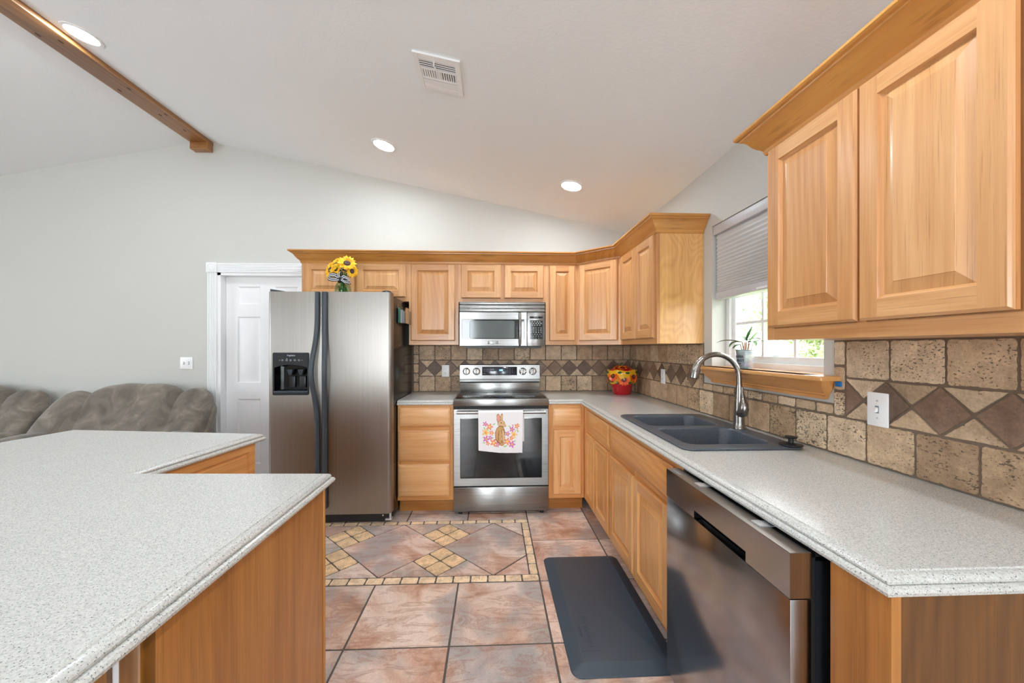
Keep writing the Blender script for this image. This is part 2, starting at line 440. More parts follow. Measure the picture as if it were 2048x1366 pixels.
def text_mesh(txt, size, depth=.0004, align='CENTER', spacing=1.0, bold=0):
    cu = bpy.data.curves.new('lettering', 'FONT'); cu.body = txt; cu.size = size; cu.extrude = depth/2; cu.align_x = align; cu.align_y = 'CENTER'
    cu.space_character = spacing; cu.resolution_u = 3; cu.offset = bold
    o = bpy.data.objects.new('lettering', cu); COL.objects.link(o)
    dg = bpy.context.evaluated_depsgraph_get(); dg.update()
    me = bpy.data.meshes.new_from_object(o.evaluated_get(dg))
    bpy.data.objects.remove(o); bpy.data.curves.remove(cu)
    return me
def text(name, txt, size, m, parent, xf, depth=.0004, **k):
    me = text_mesh(txt, size, depth, **k); me.transform(xf); me.name = name
    me.materials.clear(); me.materials.append(m)
    o = bpy.data.objects.new(name, me); COL.objects.link(o)
    if parent: o.parent = parent
    return o
FRONT = Matrix.Rotation(R(90), 4, 'X')            # reads from -Y
def at(x, y, z): return Matrix.Translation((x, y, z))

def offset_path(pts, d, closed, flags=None):
    """shift each edge of a polyline to its right by d*flag and re-intersect"""
    n = len(pts); ne = n if closed else n-1
    ed = []
    for i in range(ne):
        p, q = Vector(pts[i]), Vector(pts[(i+1) % n]); t = (q-p).normalized(); nn = Vector((t.y, -t.x))
        w = d*(flags[i] if flags else 1)
        ed.append((p+nn*w, t))
    res = []
    for i in range(n):
        if not closed and i == 0: res.append(ed[0][0]); continue
        if not closed and i == n-1:
            p, t = ed[-1]; res.append(p+t*(Vector(pts[-1])-Vector(pts[-2])).length); continue
        (p, t), (q, u) = ed[i-1], ed[i % ne]
        den = t.x*u.y-t.y*u.x
        if abs(den) < 1e-6: res.append(q); continue
        k = ((q.x-p.x)*u.y-(q.y-p.y)*u.x)/den
        res.append(p+t*k)
    return res

# ------------------------------------------------------------------ room shell
YB, XR, XL, YF = 3.73, 1.356, -6.8, -4.2
RIDX, RIDZ, SL = -2.712, 3.285, .2015
cz = lambda x: RIDZ-SL*abs(x-RIDX)
T = .12
def wall_panel(mb, axis, pos, thick, a0, a1, top, holes):
    """wall in plane axis=pos; a runs along the wall; top(a) gives the height; holes: (a0,a1,z0,z1)"""
    cuts = sorted({a0, a1, *[h[0] for h in holes], *[h[1] for h in holes]} | ({RIDX} if axis == 'y' else set()))
    def put(p0, p1, zb0, zb1, zt0, zt1):
        pts = []
        for t in (0, thick):
            for a, zb, zt in ((p0, zb0, zt0), (p1, zb1, zt1)):
                for z in (zb, zt):
                    pts.append((a, pos+t, z) if axis == 'y' else (pos+t, a, z))
        A = [mb.bm.verts.new(p) for p in pts]
        for idx in ((0, 2, 3, 1), (4, 5, 7, 6), (0, 1, 5, 4), (2, 6, 7, 3), (1, 3, 7, 5), (0, 4, 6, 2)):
            mb.bm.faces.new([A[i] for i in idx])
        mb.fin('xz')
    for p0, p1 in zip(cuts, cuts[1:]):
        hs = [h for h in holes if h[0] <= p0+1e-6 and h[1] >= p1-1e-6]
        if not hs: put(p0, p1, 0, 0, top(p0), top(p1))
        else:
            h = hs[0]
            if h[2] > 0: put(p0, p1, 0, 0, h[2], h[2])
            put(p0, p1, h[3], h[3], top(p0), top(p1))

DX0, DX1, DZ = -2.59, -1.745, 2.045             # door opening
mb = MB(); wall_panel(mb, 'y', YB, .14, XL, XR, cz, [(DX0, DX1, 0, DZ)]); struct(mb.build('wall_back', M_WALL, smooth=0))
WY0, WY1, WZ0, WZ1 = 1.52, 2.325, 1.205, 2.085  # kitchen window opening
mb = MB(); wall_panel(mb, 'x', XR, .19, YF, YB, lambda a: cz(XR), [(WY0, WY1, WZ0, WZ1)]); struct(mb.build('wall_right', M_WALL, smooth=0))
mb = MB(); wall_panel(mb, 'x', XL-.14, .14, YF, YB, lambda a: cz(XL), [(-.4, 1.2, .85, 2.15)]); struct(mb.build('wall_left', M_WALL, smooth=0))
mb = MB(); wall_panel(mb, 'y', YF-.14, .14, XL, XR, cz, [(-1.7, -.5, .3, 2.3), (.75, 1.11, .25, 2.15)]); struct(mb.build('wall_rear', M_WALL, smooth=0))
mb = MB()
for x0, x1 in ((XL-.2, RIDX), (RIDX, XR+.2)):
    a = [mb.bm.verts.new(p) for p in ((x0, YF-.2, cz(x0)), (x1, YF-.2, cz(x1)), (x1, YB+.2, cz(x1)), (x0, YB+.2, cz(x0)))]
    b = [mb.bm.verts.new((v.co.x, v.co.y, v.co.z+.15)) for v in a]
    mb.bm.faces.new(a); mb.bm.faces.new(b[::-1])
    for i in range(4): mb.bm.faces.new((a[i], b[i], b[(i+1) % 4], a[(i+1) % 4]))
mb.fin('xy'); struct(mb.build('ceiling', M_CEIL, smooth=0))

# living-room window and glass door for daylight, plus an added rear fill window
def big_window(name, axis, pos, a0, a1, z0, z1, n):
    mb = MB(); f = .06
    def bx(p0, p1, q0, q1, t0=-.03, t1=.03):
        if axis == 'y': mb.box(p0, p1, pos+t0, pos+t1, q0, q1)
        else: mb.box(pos+t0, pos+t1, p0, p1, q0, q1)
    bx(a0, a1, z0, z0+f); bx(a0, a1, z1-f, z1); bx(a0, a0+f, z0, z1); bx(a1-f, a1, z0, z1)
    for i in range(1, n):
        c = a0+(a1-a0)*i/n; bx(c-.03, c+.03, z0+f, z1-f)
    w = struct(mb.build(name, M_WHITE, smooth=0))
    mb = MB(); bx(a0+f, a1-f, z0+f, z1-f, -.003, .003); mb.build('pane', M_PANE, w, 0)
big_window('rear_fill_window', 'y', YF-.07, -1.7, -.5, .3, 2.3, 2)  # unseen window added to carry fill light
big_window('window_4', 'y', YF-.07, .75, 1.11, .25, 2.15, 1)
big_window('window_3', 'x', XL-.07, -.4, 1.2, .85, 2.15, 2)

# floor: one object, grout bed plus every tile
mb = MB(); mb.box(XL-.2, XR+.2, YF-.2, YB+.2, -.12, -.0025, mi=0)
flr = lambda a, b, h: (a, b, -.0035+h)
GX0, GY0, P = .268, 2.189, .4645
GR = .0042
def ftile(pts, tint=None, mi=1, **k):
    if tint is None:
        v = random.uniform(.90, 1.06); tint = (v*random.uniform(.99, 1.03), v, v*random.uniform(.97, 1.03), 1)
    mb.tile(pts, flr, .0035, jit=.0004, inset=.0012, step=.03, tint=tint, mi=mi, **k)
def rect(a0, a1, b0, b1, g=GR): return [(a0+g, b0+g), (a1-g, b0+g), (a1-g, b1-g), (a0+g, b1-g)]
IX0, IX1, IY0, IY1 = -1.62, .268, 2.192, 2.982   # inlay panel, outside edge
def inside(x0, x1, y0, y1): return x1 > IX0+.02 and x0 < IX1-.02 and y1 > IY0+.02 and y0 < IY1-.02
def grid(x0, x1, y0, y1):
    if x1-x0 < .02 or y1-y0 < .02: return
    ftile(rect(x0, x1, y0, y1))
for i in range(-16, 3):
    for j in range(-14, 5):
        x0 = GX0+i*P; x1 = x0+P; y0 = GY0+j*P; y1 = y0+P
        x0c, x1c, y0c, y1c = max(x0, XL), min(x1, XR), max(y0, YF), min(y1, YB)
        if x0c >= x1c or y0c >= y1c: continue
        if not inside(x0c, x1c, y0c, y1c): grid(x0c, x1c, y0c, y1c)
        elif y1c > IY1+.02 and x0c > IX0-.01 and x1c < IX1+.01:
            sh = .0 if i % 2 else -.0
            grid(x0c, x1c, IY1, y1c)
        elif x0c < IX0: grid(x0c, IX0, y0c, y1c)
# border of little travertine bricks
def brick(a0, a1, b0, b1):
    v = random.uniform(.92, 1.12); c = S(240, 214, 182); w = random.random()*.12
    mb.tile(rect(a0, a1, b0, b1, .003), flr, .0035, jit=.0012, inset=.0012, step=.02, mi=2,
            tint=(c[0]*v+w*.2, c[1]*v+w*.2, c[2]*v+w*.25, 1), seed=(random.random(), random.choice((-.8, -.5, -.3, .1))))
BW = .052
n = 19; st = (IX1-IX0)/n
for i in range(n):
    brick(IX0+i*st, IX0+(i+1)*st, IY0, IY0+BW+.012); brick(IX0+i*st, IX0+(i+1)*st, IY1-BW, IY1)
n = 6; st = (IY1-IY0-2*BW-.012)/n
for i in range(n):
    brick(IX1-BW, IX1, IY0+BW+.012+i*st, IY0+BW+.012+(i+1)*st); brick(IX0, IX0+BW, IY0+BW+.012+i*st, IY0+BW+.012+(i+1)*st)
# diagonal field, clipped against the inner rectangle
def clip(poly, x0, x1, y0, y1):
    for ax, lim, sg in ((0, x0, 1), (0, x1, -1), (1, y0, 1), (1, y1, -1)):
        out = []
        for p, q in zip(poly, poly[1:]+poly[:1]):
            ip = sg*(p[ax]-lim) >= 0; iq = sg*(q[ax]-lim) >= 0
            if ip: out.append(p)
            if ip != iq:
                t = (lim-p[ax])/(q[ax]-p[ax]); out.append((p[0]+t*(q[0]-p[0]), p[1]+t*(q[1]-p[1])))
        poly = out
        if not poly: return []
    return poly
JX0, JX1, JY0, JY1 = IX0+BW, IX1-BW, IY0+BW+.012, IY1-BW
CYD = (JY0+JY1)/2; HD = (JY1-JY0)/2
def dia(cx, cy, h, g): h -= g*1.414; return [(cx-h, cy), (cx, cy-h), (cx+h, cy), (cx, cy+h)]
def clipf(poly, **k):
    q = clip(poly, JX0+GR, JX1-GR, JY0+GR, JY1-GR)
    if len(q) >= 3: ftile(q, **k)
for k in range(4):
    cx = 0.003-k*HD*1.985
    clipf(dia(cx, CYD, HD, GR))
    mx = cx-HD*.9925
    for cy in (CYD+HD/2, CYD-HD/2):
        q = HD/2
        for dx, dy in ((q/2, 0), (-q/2, 0), (0, q/2), (0, -q/2)):
            c = S(238, 206, 166); v = random.uniform(.9, 1.08)
            mb.tile(dia(mx+dx, cy+dy, q/2, .0035), flr, .0035, jit=.0016, inset=.0012, step=.02, mi=2,
                    tint=(c[0]*v, c[1]*v, c[2]*v, 1), seed=(random.random(), random.choice((-.9, -.6, -.3, .1))))
    for sg in (1, -1):            # cut triangles above and below the small squares
        yb = CYD+sg*HD
        for sx in (1, -1):
            tri = [(mx+sx*GR, yb), (mx+sx*(HD-2*GR), yb), (mx+sx*(HD/2), yb-sg*(HD/2-GR))]
            if sg*sx > 0: tri = tri[::-1]
            clipf(tri)
    if k == 0:
        for sg in (1, -1):
            tri = [(cx+GR*2, CYD+sg*HD), (cx+HD, CYD+sg*HD), (cx+HD, CYD+sg*GR*2)]
            if sg > 0: tri = tri[::-1]
            clipf(tri)
struct(mb.build('floor', [M_FGROUT, M_SLATE_FLOOR, M_TRAV], smooth=30))

# ------------------------------------------------------------------ door with fluted casing
mb = MB(); th = .022
def fluted(p0, p1, q0, q1, vert):
    # body plus five raised reeds
    if vert: mb.box(p0, p1, YB-.012, YB+.001, q0, q1)
    else: mb.box(p0, p1, YB-.012, YB+.001, q0, q1)
    w = (p1-p0) if vert else (q1-q0)
    for i in range(6):
        c = (p0 if vert else q0)+w*(i+.5)/6; h = w/6*.36
        if vert: mb.box(c-h, c+h, YB-.019, YB-.010, q0, q1, bev=.003)
        else: mb.box(p0, p1, YB-.019, YB-.010, c-h, c+h, grain='x', bev=.003)
CW = .088
fluted(DX0-CW, DX0, 0, DZ, True); fluted(DX1, DX1+CW-.005, 0, DZ, True); fluted(DX0, DX1, DZ, DZ+CW, False)
cas = struct(mb.build('trim_1', M_WHITE))
for x0 in (DX0-CW-.004, DX1-.002):
    mb = MB(); mb.box(x0, x0+CW+.006, YB-.026, YB+.001, DZ, DZ+CW+.004, bev=.003)
    cx, cz_ = x0+CW/2+.003, DZ+CW/2+.002
    prof = [(.036, 0), (.036, .004), (.031, .006), (.027, .001), (.022, .001), (.018, .005), (.010, .002), (.004, .006), (0, .006)]
    mb.loft([[(cx+r*math.cos(2*PI*i/28), YB-.026-d, cz_+r*math.sin(2*PI*i/28)) for i in range(28)] for r, d in [(max(r, .0005), d) for r, d in prof]], True, False, True)
    mb.build('rosette_block', M_WHITE, cas)
mb = MB()   # jamb
mb.box(DX0, DX0+.03, YB-.006, YB+.14, 0, DZ); mb.box(DX1-.03, DX1, YB-.006, YB+.14, 0, DZ); mb.box(DX0, DX1, YB-.006, YB+.14, DZ-.025, DZ, grain='x')
mb.build('jamb', M_WHITE, cas)
def rings_panel(mb, x0, x1, z0, z1, y, prof):
    """rectangular moulded panel facing -Y: prof = (inset, depth)"""
    rg = [[(x0+i, y+d, z0+i), (x1-i, y+d, z0+i), (x1-i, y+d, z1-i), (x0+i, y+d, z1-i)] for i, d in prof]
    mb.loft(rg, True, False, True)
mb = MB(); X0, X1 = DX0+.033, DX1-.033; YD = 3.795; Zt = DZ-.028
cols = [(X0+.105, X0+.105+.215), (X1-.105-.215, X1-.105)]; rows = [(.22, .845), (1.0, 1.635), (1.755, 1.925)]
xs = [X0, cols[0][0], cols[0][1], cols[1][0], cols[1][1], X1]; zs = [.008, rows[0][0], rows[0][1], rows[1][0], rows[1][1], rows[2][0], rows[2][1], Zt]
mb.box(X0, X1, YD+.012, YD+.04, .008, Zt)
for i in range(5):
    for j in range(7):
        if i in (1, 3) and j in (1, 3, 5):
            rings_panel(mb, xs[i], xs[i+1], zs[j], zs[j+1], YD, [(0, 0), (.004, .004), (.012, .011), (.020, .011), (.045, .003)])
        else:
            mb.quad((xs[i], YD, zs[j]), (xs[i+1], YD, zs[j]), (xs[i+1], YD, zs[j+1]), (xs[i], YD, zs[j+1]))
for a, b in (((X0, .008), (X0, Zt)), ((X1, .008), (X1, Zt))):
    mb.quad((a[0], YD, a[1]), (a[0], YD+.03, a[1]), (b[0], YD+.03, b[1]), (b[0], YD, b[1]))
dr = struct(mb.build('door_1', M_WHITE, smooth=25))
mb = MB(); mb.lathe([(0, 0), (.028, 0), (.028, .005), (.012, .008), (.010, .03), (.024, .04), (.028, .052), (.020, .064), (0, .066)], seg=20)
k = mb.build('door_knob', M_NICKEL, dr); k.rotation_euler = (R(90), 0, 0); k.location = (X1-.06, YD, .92)

# baseboards
mb = MB(); mb.box(XL, DX0-CW-.005, YB-.014, YB, 0, .09, grain='x', bev=.003); struct(mb.build('baseboard_back', M_WHITE))

# ------------------------------------------------------------------ ridge beam
bt = thing('ridge_beam', 'long stained knotty pine beam running along the ceiling ridge', 'beam', (-2.712, 0, 3.235))
mb = MB(); mb.box(-.083, .083, YF+.01, YB-.002, 0, .045, grain='y', bev=.004)
o = mb.build('timber', M_PINE, bt)
mb = MB(); mb.box(-.08, .08, YB-.075, YB-.001, -.064, .0, grain='x', bev=.004)
tag(mb.build('support_block', M_PINE, bt), 'short pine block carrying the end of the beam')
mb = MB()
M_KNOT = simple('dark_knot', S(62, 40, 26), .6)
for y, x in ((2.45, -.05), (2.50, .03), (2.95, -.04), (2.93, .045), (3.25, .0), (3.24, .05), (3.47, .02), (1.9, .03)):
    mb.loft([[(x+r*.6*math.cos(2*PI*i/12), y+r*1.5*math.sin(2*PI*i/12), -d) for i in range(12)] for r, d in ((.012, -.0005), (.0115, .0006), (.004, .0007))], True, False, True)
mb.build('knots', M_KNOT, bt)

# ------------------------------------------------------------------ recessed lights and ceiling vent
TILT = math.atan(SL)
def downlight(x, y, label):
    t = thing('recessed_light', label, 'ceiling light', (x, y, cz(x)), rot=(0, TILT if x > RIDX else -TILT, 0), group='recessed ceiling lights')
    mb = MB(); mb.lathe([(.074, -.0015), (.078, -.006), (.094, -.005), (.097, 0)], seg=40); mb.build('trim_ring', M_WHITE, t)
    mb = MB(); mb.lathe([(.0755, -.0015), (.074, -.0045), (.001, -.0055)], seg=40, cap1=True); mb.build('lens', M_LAMP, t)
downlight(-2.50, 2.446, 'glowing round recessed ceiling light close beside the wooden ridge beam')
downlight(-.846, 3.022, 'glowing round recessed ceiling light between the vent and the refrigerator wall')
downlight(.619, 3.008, 'glowing round recessed ceiling light nearest the corner cabinets and window wall')
downlight(-.846, .85, 'round recessed ceiling light above the photographer, left of the pair')
downlight(.58, .85, 'round recessed ceiling light above the photographer, right of the pair')

downlight(-.846, -1.5, 'added unseen round recessed fill light far behind the photographer, on the left')  # this and the next lamp are added, unseen, to fill from behind
downlight(.58, -1.5, 'added unseen round recessed fill light far behind the photographer, on the right')

vt = thing('ceiling_vent', 'white louvered air register on the sloping ceiling', 'vent', (-.285, 2.062, cz(-.285)), rot=(0, TILT, 0))
mb = MB()
hw, hl, z0, z1 = .122, .132, -.011, -.0005
# plate as bars round the louvre banks (local x across the slope, y away from the camera)
def vb(x0, x1, y0, y1): mb.box(x0, x1, y0, y1, z0, z1, bev=.0012, seg=1)
vb(-hw, -.094, -hl, hl); vb(.094, hw, -hl, hl); vb(-.094, .094, -hl, -.092); vb(-.094, .094, .100, hl)
vb(-.094, .094, -.036, -.026); vb(-.094, .094, .034, .046); vb(-.008, .008, -.026, .034)
pl = mb.build('register_plate', M_WHITE, vt)
mb = MB(); mb.box(-.098, .098, -.1, .105, -.004, .002); mb.build('duct_opening', M_DARK, vt)
for i in range(4):
    mb = MB(); y = -.088+i*.0145; mb.box(-.094, .094, y, y+.0042, -.0100, -.006); mb.build('louver', M_WHITE, vt, 0)
for sx in (-1, 1):
    for i in range(7):
        mb = MB(); x = sx*(.0135+i*.0125); w = .0036 if sx > 0 else .0045
        mb.box(x-w, x+w, -.026, .034, -.0095, -.006); mb.build('louver', M_WHITE, vt, 0)
for i in range(4):
    mb = MB(); y = .05+i*.0125; mb.box(-.094, .094, y, y+.0108, -.0100, -.005); mb.build('louver', M_WHITE, vt, 0)
mb = MB(); mb.tube([(-.012, -.098, -.012), (-.014, -.086, -.024), (-.004, -.07, -.028), (-.012, -.055, -.026)], [.004, .004, .004, .003], 8); mb.build('damper_lever', M_WHITE, vt)

# ------------------------------------------------------------------ cabinet doors and drawers (local x right, y into the cabinet, z up)
def raised_door(parent, x0, x1, z0, z1, m, y=-.019, sw=.056, name='door'):
    mb = MB(); t = .0185; ch = .007
    seeds = [(random.random(), random.random()) for _ in range(5)]
    sw = min(sw, (x1-x0)*.30)
    # outer lip
    def rg(i, d): return [(x0+i, y+d, z0+i), (x1-i, y+d, z0+i), (x1-i, y+d, z1-i), (x0+i, y+d, z1-i)]
    R_ = [rg(0, t), rg(0, .0075), rg(ch*.45, .0045), rg(ch, 0)]
    for a, b in zip(R_, R_[1:]):
        for i in range(4):
            j = (i+1) % 4
            mb.quad(a[i], a[j], b[j], b[i], grain='x' if i in (0, 2) else 'z', seed=seeds[i])
    mb.face([rg(0, t)[i] for i in (3, 2, 1, 0)], grain='z', seed=seeds[1])
    # stiles full height, rails between
    mb.quad((x0+ch, y, z0+ch), (x0+sw, y, z0+ch), (x0+sw, y, z1-ch), (x0+ch, y, z1-ch), grain='z', seed=seeds[3])
    mb.quad((x1-sw, y, z0+ch), (x1-ch, y, z0+ch), (x1-ch, y, z1-ch), (x1-sw, y, z1-ch), grain='z', seed=seeds[1])
    mb.quad((x0+sw, y, z0+ch), (x1-sw, y, z0+ch), (x1-sw, y, z0+sw), (x0+sw, y, z0+sw), grain='x', seed=seeds[0])
    mb.quad((x0+sw, y, z1-sw), (x1-sw, y, z1-sw), (x1-sw, y, z1-ch), (x0+sw, y, z1-ch), grain='x', seed=seeds[2])
    A, B, Cc = rg(sw, 0), rg(sw+.0025, .0055), rg(sw+.009, .012)
    for a, b in ((A, B), (B, Cc)):
        for i in range(4):
            j = (i+1) % 4; mb.quad(a[i], a[j], b[j], b[i], grain='x' if i in (0, 2) else 'z', seed=seeds[i])
    d = mb.build(name, m, parent, 25)
    mb = MB(); sd = seeds[4]
    q = sw+.0088; sl = min(.030, (x1-x0-2*q)*.28)
    mb.loft([rg(q, .0122), rg(q+sl, .0032), rg(q+sl+.0012, .0012)], True, False, True, grain='z', seed=sd)
    mb.build('raised_panel', m, d, 12)
    return d
def drawer_front(parent, x0, x1, z0, z1, m, y=-.019, name='drawer_front'):
    mb = MB(); sd = (random.random(), random.random())
    def rg(i, d): return [(x0+i, y+d, z0+i), (x1-i, y+d, z0+i), (x1-i, y+d, z1-i), (x0+i, y+d, z1-i)]
    mb.loft([rg(0, .0185), rg(0, .009), (rg(.003, .0065)), rg(.010, .0035), rg(.0125, .0035), rg(.014, .0012), rg(.017, 0)], True, True, True, grain='x', seed=sd)
    return mb.build(name, m, parent, 25)
def carcass(parent, W_, D_, z0, z1, m, toe=0, ends=True, top=True):
    mb = MB(); t = .016; y0 = .019
    mb.box(0, t, y0, D_, z0, z1); mb.box(W_-t, W_, y0, D_, z0, z1)
    mb.box(t, W_-t, y0, D_, z0, z0+t, grain='x'); mb.box(t, W_-t, D_-.008, D_, z0+t, z1)
    if top: mb.box(t, W_-t, y0, D_-.008, z1-t, z1, grain='x')
    o = mb.build('carcass', m, parent, 0)
    if toe:
        mb = MB(); mb.box(.0, W_, .07, .088, 0, z0, grain='x'); mb.build('toe_kick', M_OAKD, parent, 0)
    return o
def face_frame(parent, W_, z0, z1, m, stiles=(), rails=(), sw=.035, bot=.032, top=.03):
    mb = MB()
    mb.box(sw*.5, W_-sw*.5, .006, .0185, z0+.005, z1-.005)       # dust panel seen only through the reveals
    mb.box(0, sw, 0, .019, z0, z1); mb.box(W_-sw, W_, 0, .019, z0, z1)
    mb.box(sw, W_-sw, 0, .019, z0, z0+bot, grain='x'); mb.box(sw, W_-sw, 0, .019, z1-top, z1, grain='x')
    for a, b in stiles: mb.box(a, b, 0, .019, z0+bot, z1-top)
    for a, b, c, d in rails: mb.box(a, b, .0004, .019, c, d, grain='x')
    return mb.build('face_frame', m, parent, 0)

UZ0, UZ1 = 1.362, 2.092
UG = 'oak wall cabinets'
def upper(label, loc, rot, W_, D_, z0, doors, stiles=(), m=M_OAK, bot=.034, side=None):
    t = thing('wall_cabinet', label, 'cabinet', (loc[0], loc[1], z0), rot, UG)
    h = UZ1-z0
    carcass(t, W_, D_, 0, h, side or m); face_frame(t, W_, 0, h, m, stiles, bot=bot)
    for d in doors: raised_door(t, d[0], d[1], d[2]-z0, d[3]-z0, m)
    return t
YU, XU = 3.40, 1.05
DU = YB-YU-.002
upper('oak wall cabinet with two short doors over the refrigerator', (-1.655, YU), 0, .92, DU, 1.742, [(.03, .452, 1.778, 2.07), (.468, .893, 1.778, 2.07)], [(.44, .48)])
upper('tall single-door oak wall cabinet between refrigerator and microwave', (-.735, YU), 0, .432, DU, UZ0, [(.018, .402, 1.398, 2.07)])
upper('oak wall cabinet with two small doors directly above the microwave', (-.303, YU), 0, .77, DU, 1.740, [(.023, .372, 1.772, 2.07), (.403, .752, 1.772, 2.07)], [(.36, .41)], bot=.03)
upper('narrow single-door oak wall cabinet just right of the microwave', (.467, YU), 0, .281, DU, UZ0, [(.032, .262, 1.398, 2.07)])
upper('oak wall cabinet with two doors and plywood side left of the window', (XU, 3.108), R(-90), .690, XR-XU-.002, UZ0, [(.03, .345, 1.398, 2.07), (.353, .662, 1.398, 2.07)], side=M_PLY)
upper('large oak wall cabinet close up at the right edge of the view', (XU, 1.427), R(-90), .78, XR-XU-.002, UZ0, [(.022, .374, 1.408, 2.072), (.381, .706, 1.408, 2.072)], [(.36, .39)], bot=.042)
# diagonal corner cabinet
ca = thing('wall_cabinet', 'diagonal single-door oak wall cabinet filling the room corner', 'cabinet', (.748, YU, UZ0), math.atan2(3.108-YU, XU-.748), UG)
wd = math.hypot(XU-.748, YU-3.108)
inv = Matrix.Rotation(-ca.rotation_euler[2], 4, 'Z') @ Matrix.Translation((-.748, -YU, 0))
cp = [inv @ Vector((x, y, 0)) for x, y in ((.748, YU), (XU, 3.108), (XR-.002, 3.108), (XR-.002, YB-.002), (.748, YB-.002))]
mb = MB(); pts = [(p.x, p.y+(.019 if i < 2 else 0)) for i, p in enumerate(cp)]
mb.prism(pts, 0, UZ1-UZ0); mb.build('carcass', M_OAK, ca, 0)
face_frame(ca, wd, 0, UZ1-UZ0, M_OAK, sw=.03)
raised_door(ca, .03, wd-.03, .036, .708, M_OAK)

# crown moulding
CROWN = [(0, -.022), (.006, -.022), (.009, -.014), (.011, -.004), (.018, .004), (.026, .010), (.038, .024), (.050, .044), (.060, .053), (.068, .056), (.069, .062), (.078, .064), (.083, .070), (.083, .078), (0, .078)]
def crown(label, path):
    mb = MB(); rows = []
    for o_, z in CROWN: rows.append([(p.x, p.y, UZ1+z) for p in offset_path(path, o_, False)])
    n = len(path)
    for i in range(n-1):
        sd = (random.random(), random.random())
        ax = 'x' if abs(path[i+1][0]-path[i][0]) > abs(path[i+1][1]-path[i][1]) else 'y'
        mb.loft([[r[i], r[i+1]] for r in rows], False, grain=ax, seed=sd)
    mb.face([r[0] for r in rows]); mb.face([r[-1] for r in rows])
    mb.recalc = True
    bmesh.ops.remove_doubles(mb.bm, verts=mb.bm.verts[:], dist=1e-5)
    return tag(mb.build('crown_molding', M_OAKD, smooth=25), label, 'molding', 'oak crown mouldings')
crown('long stained crown molding stepping round the cabinets of the back corner', [(-1.655, YB-.002), (-1.655, YU), (.748, YU), (XU, 3.108), (XU, 2.418), (XR-.002, 2.418)])
crown('stained crown molding on the big near cabinet at upper right', [(XR-.002, 1.427), (XU, 1.427), (XU, .647)])

# base cabinets
BZ0, BZ1 = .112, .875
BG = 'oak base cabinets'
def base(label, loc, rot, W_, D_, fronts, stiles=(), rails=(), top=.03, m=None):
    m = m or (M_OAKB if rot else M_OAKL)  # one finish; back-run fronts take the lit copy
    t = thing('base_cabinet', label, 'cabinet', (loc[0], loc[1], 0), rot, BG)
    carcass(t, W_, D_, BZ0, BZ1, M_OAKB, toe=1, top=False); face_frame(t, W_, BZ0, BZ1, M_OAKB, stiles, rails, top=top)
    for k, x0, x1, z0, z1 in fronts:
        if k == 'door': raised_door(t, x0, x1, z0, z1, m)
        else: drawer_front(t, x0, x1, z0, z1, m, name='drawer_front' if k == 'drawer' else 'false_front')
    return t
YBC = 3.11
base('oak base cabinet with three stacked drawers beside the refrigerator', (-.762, YBC), 0, .443, YB-YBC-.002,
     [('drawer', .016, .420, .708, .857), ('drawer', .008, .416, .427, .676), ('drawer', .008, .414, .148, .402)], rails=[(.035, .41, .672, .712), (.035, .41, .398, .43)])
base('narrow oak base cabinet with drawer over door, right of the range', (.452, YBC), 0, .292, YB-YBC-.002,
     [('drawer', .033, .266, .70, .846), ('door', .036, .266, .145, .670)], rails=[(.035, .26, .665, .705)])
XBC = .746
base('oak base cabinet in the inner corner with drawer above two narrow doors', (XBC, 3.108), R(-90), .718, XR-XBC-.004,
     [('drawer', .13, .700, .70, .846), ('door', .115, .355, .145, .670), ('door', .365, .690, .145, .670)], stiles=[(.035, .13)], rails=[(.13, .69, .665, .705)])
base('oak sink base cabinet with wide false drawer and worn doors', (XBC, 2.389), R(-90), .925, XR-XBC-.004,
     [('false', .012, .850, .70, .846), ('door', .012, .408, .145, .664), ('door', .424, .822, .145, .664)], stiles=[(.40, .43), (.82, .89)], rails=[(.035, .89, .66, .705)])
# end panel cabinet right of the dishwasher
t = thing('base_cabinet', 'plain oak end panel cabinet at the near end of the right counter', 'cabinet', (.735, .679, 0), 0, BG)
mb = MB(); mb.box(0, .019, 0, .128, 0, BZ1); mb.build('filler_panel', M_OAKD, t, 0)
mb = MB(); mb.box(.0192, .617, 0, .016, 0, BZ1); mb.build('end_panel', M_VENEER_SHADE, t, 0)
mb = MB(); mb.box(.0192, .617, .112, .128, 0, BZ1); mb.build('inner_panel', M_OAKD, t, 0)

# ------------------------------------------------------------------ countertops
EDGE = [(-.035, .914), (-.0305, .914), (-.0290, .9110), (-.0200, .9106), (-.0135, .9078), (-.0098, .9025), (-.0102, .8980), (-.0128, .8965), (-.0085, .8958), (-.0030, .8930), (0, .8870), (-.002, .8805), (-.007, .877), (-.012, .876), (-.036, .876)]
def countertop(name, label, pts, flags, hole=None):
    mb = MB(); rows = []
    for d, z in EDGE: rows.append([(p.x, p.y, z) for p in offset_path(pts, d, True, flags)])
    mb.loft(rows[:], True, False, not hole, grain='xy')
    top = rows[0]
    if not hole: mb.face(top, grain='xy')
    else:
        vs = [mb.bm.verts.new(p) for p in top]; hs = [mb.bm.verts.new((x, y, .914)) for x, y in hole]
        es = [mb.bm.edges.new((a, b)) for r in (vs, hs) for a, b in zip(r, r[1:]+r[:1])]
        bmesh.ops.triangle_fill(mb.bm, use_beauty=True, use_dissolve=False, edges=es)
        mb.fin('xy')
        mb.loft([[(x, y, .914) for x, y in hole], [(x, y, .878) for x, y in hole]], True)
    bmesh.ops.remove_doubles(mb.bm, verts=mb.bm.verts[:], dist=1e-5)
    return tag(mb.build(name, M_COUNTER, smooth=32), label, 'countertop', 'speckled solid-surface countertops')
YC, XC = 3.085, .711
SX0, SX1, SY0, SY1 = .776, 1.292, 1.520, 2.345      # sink rim
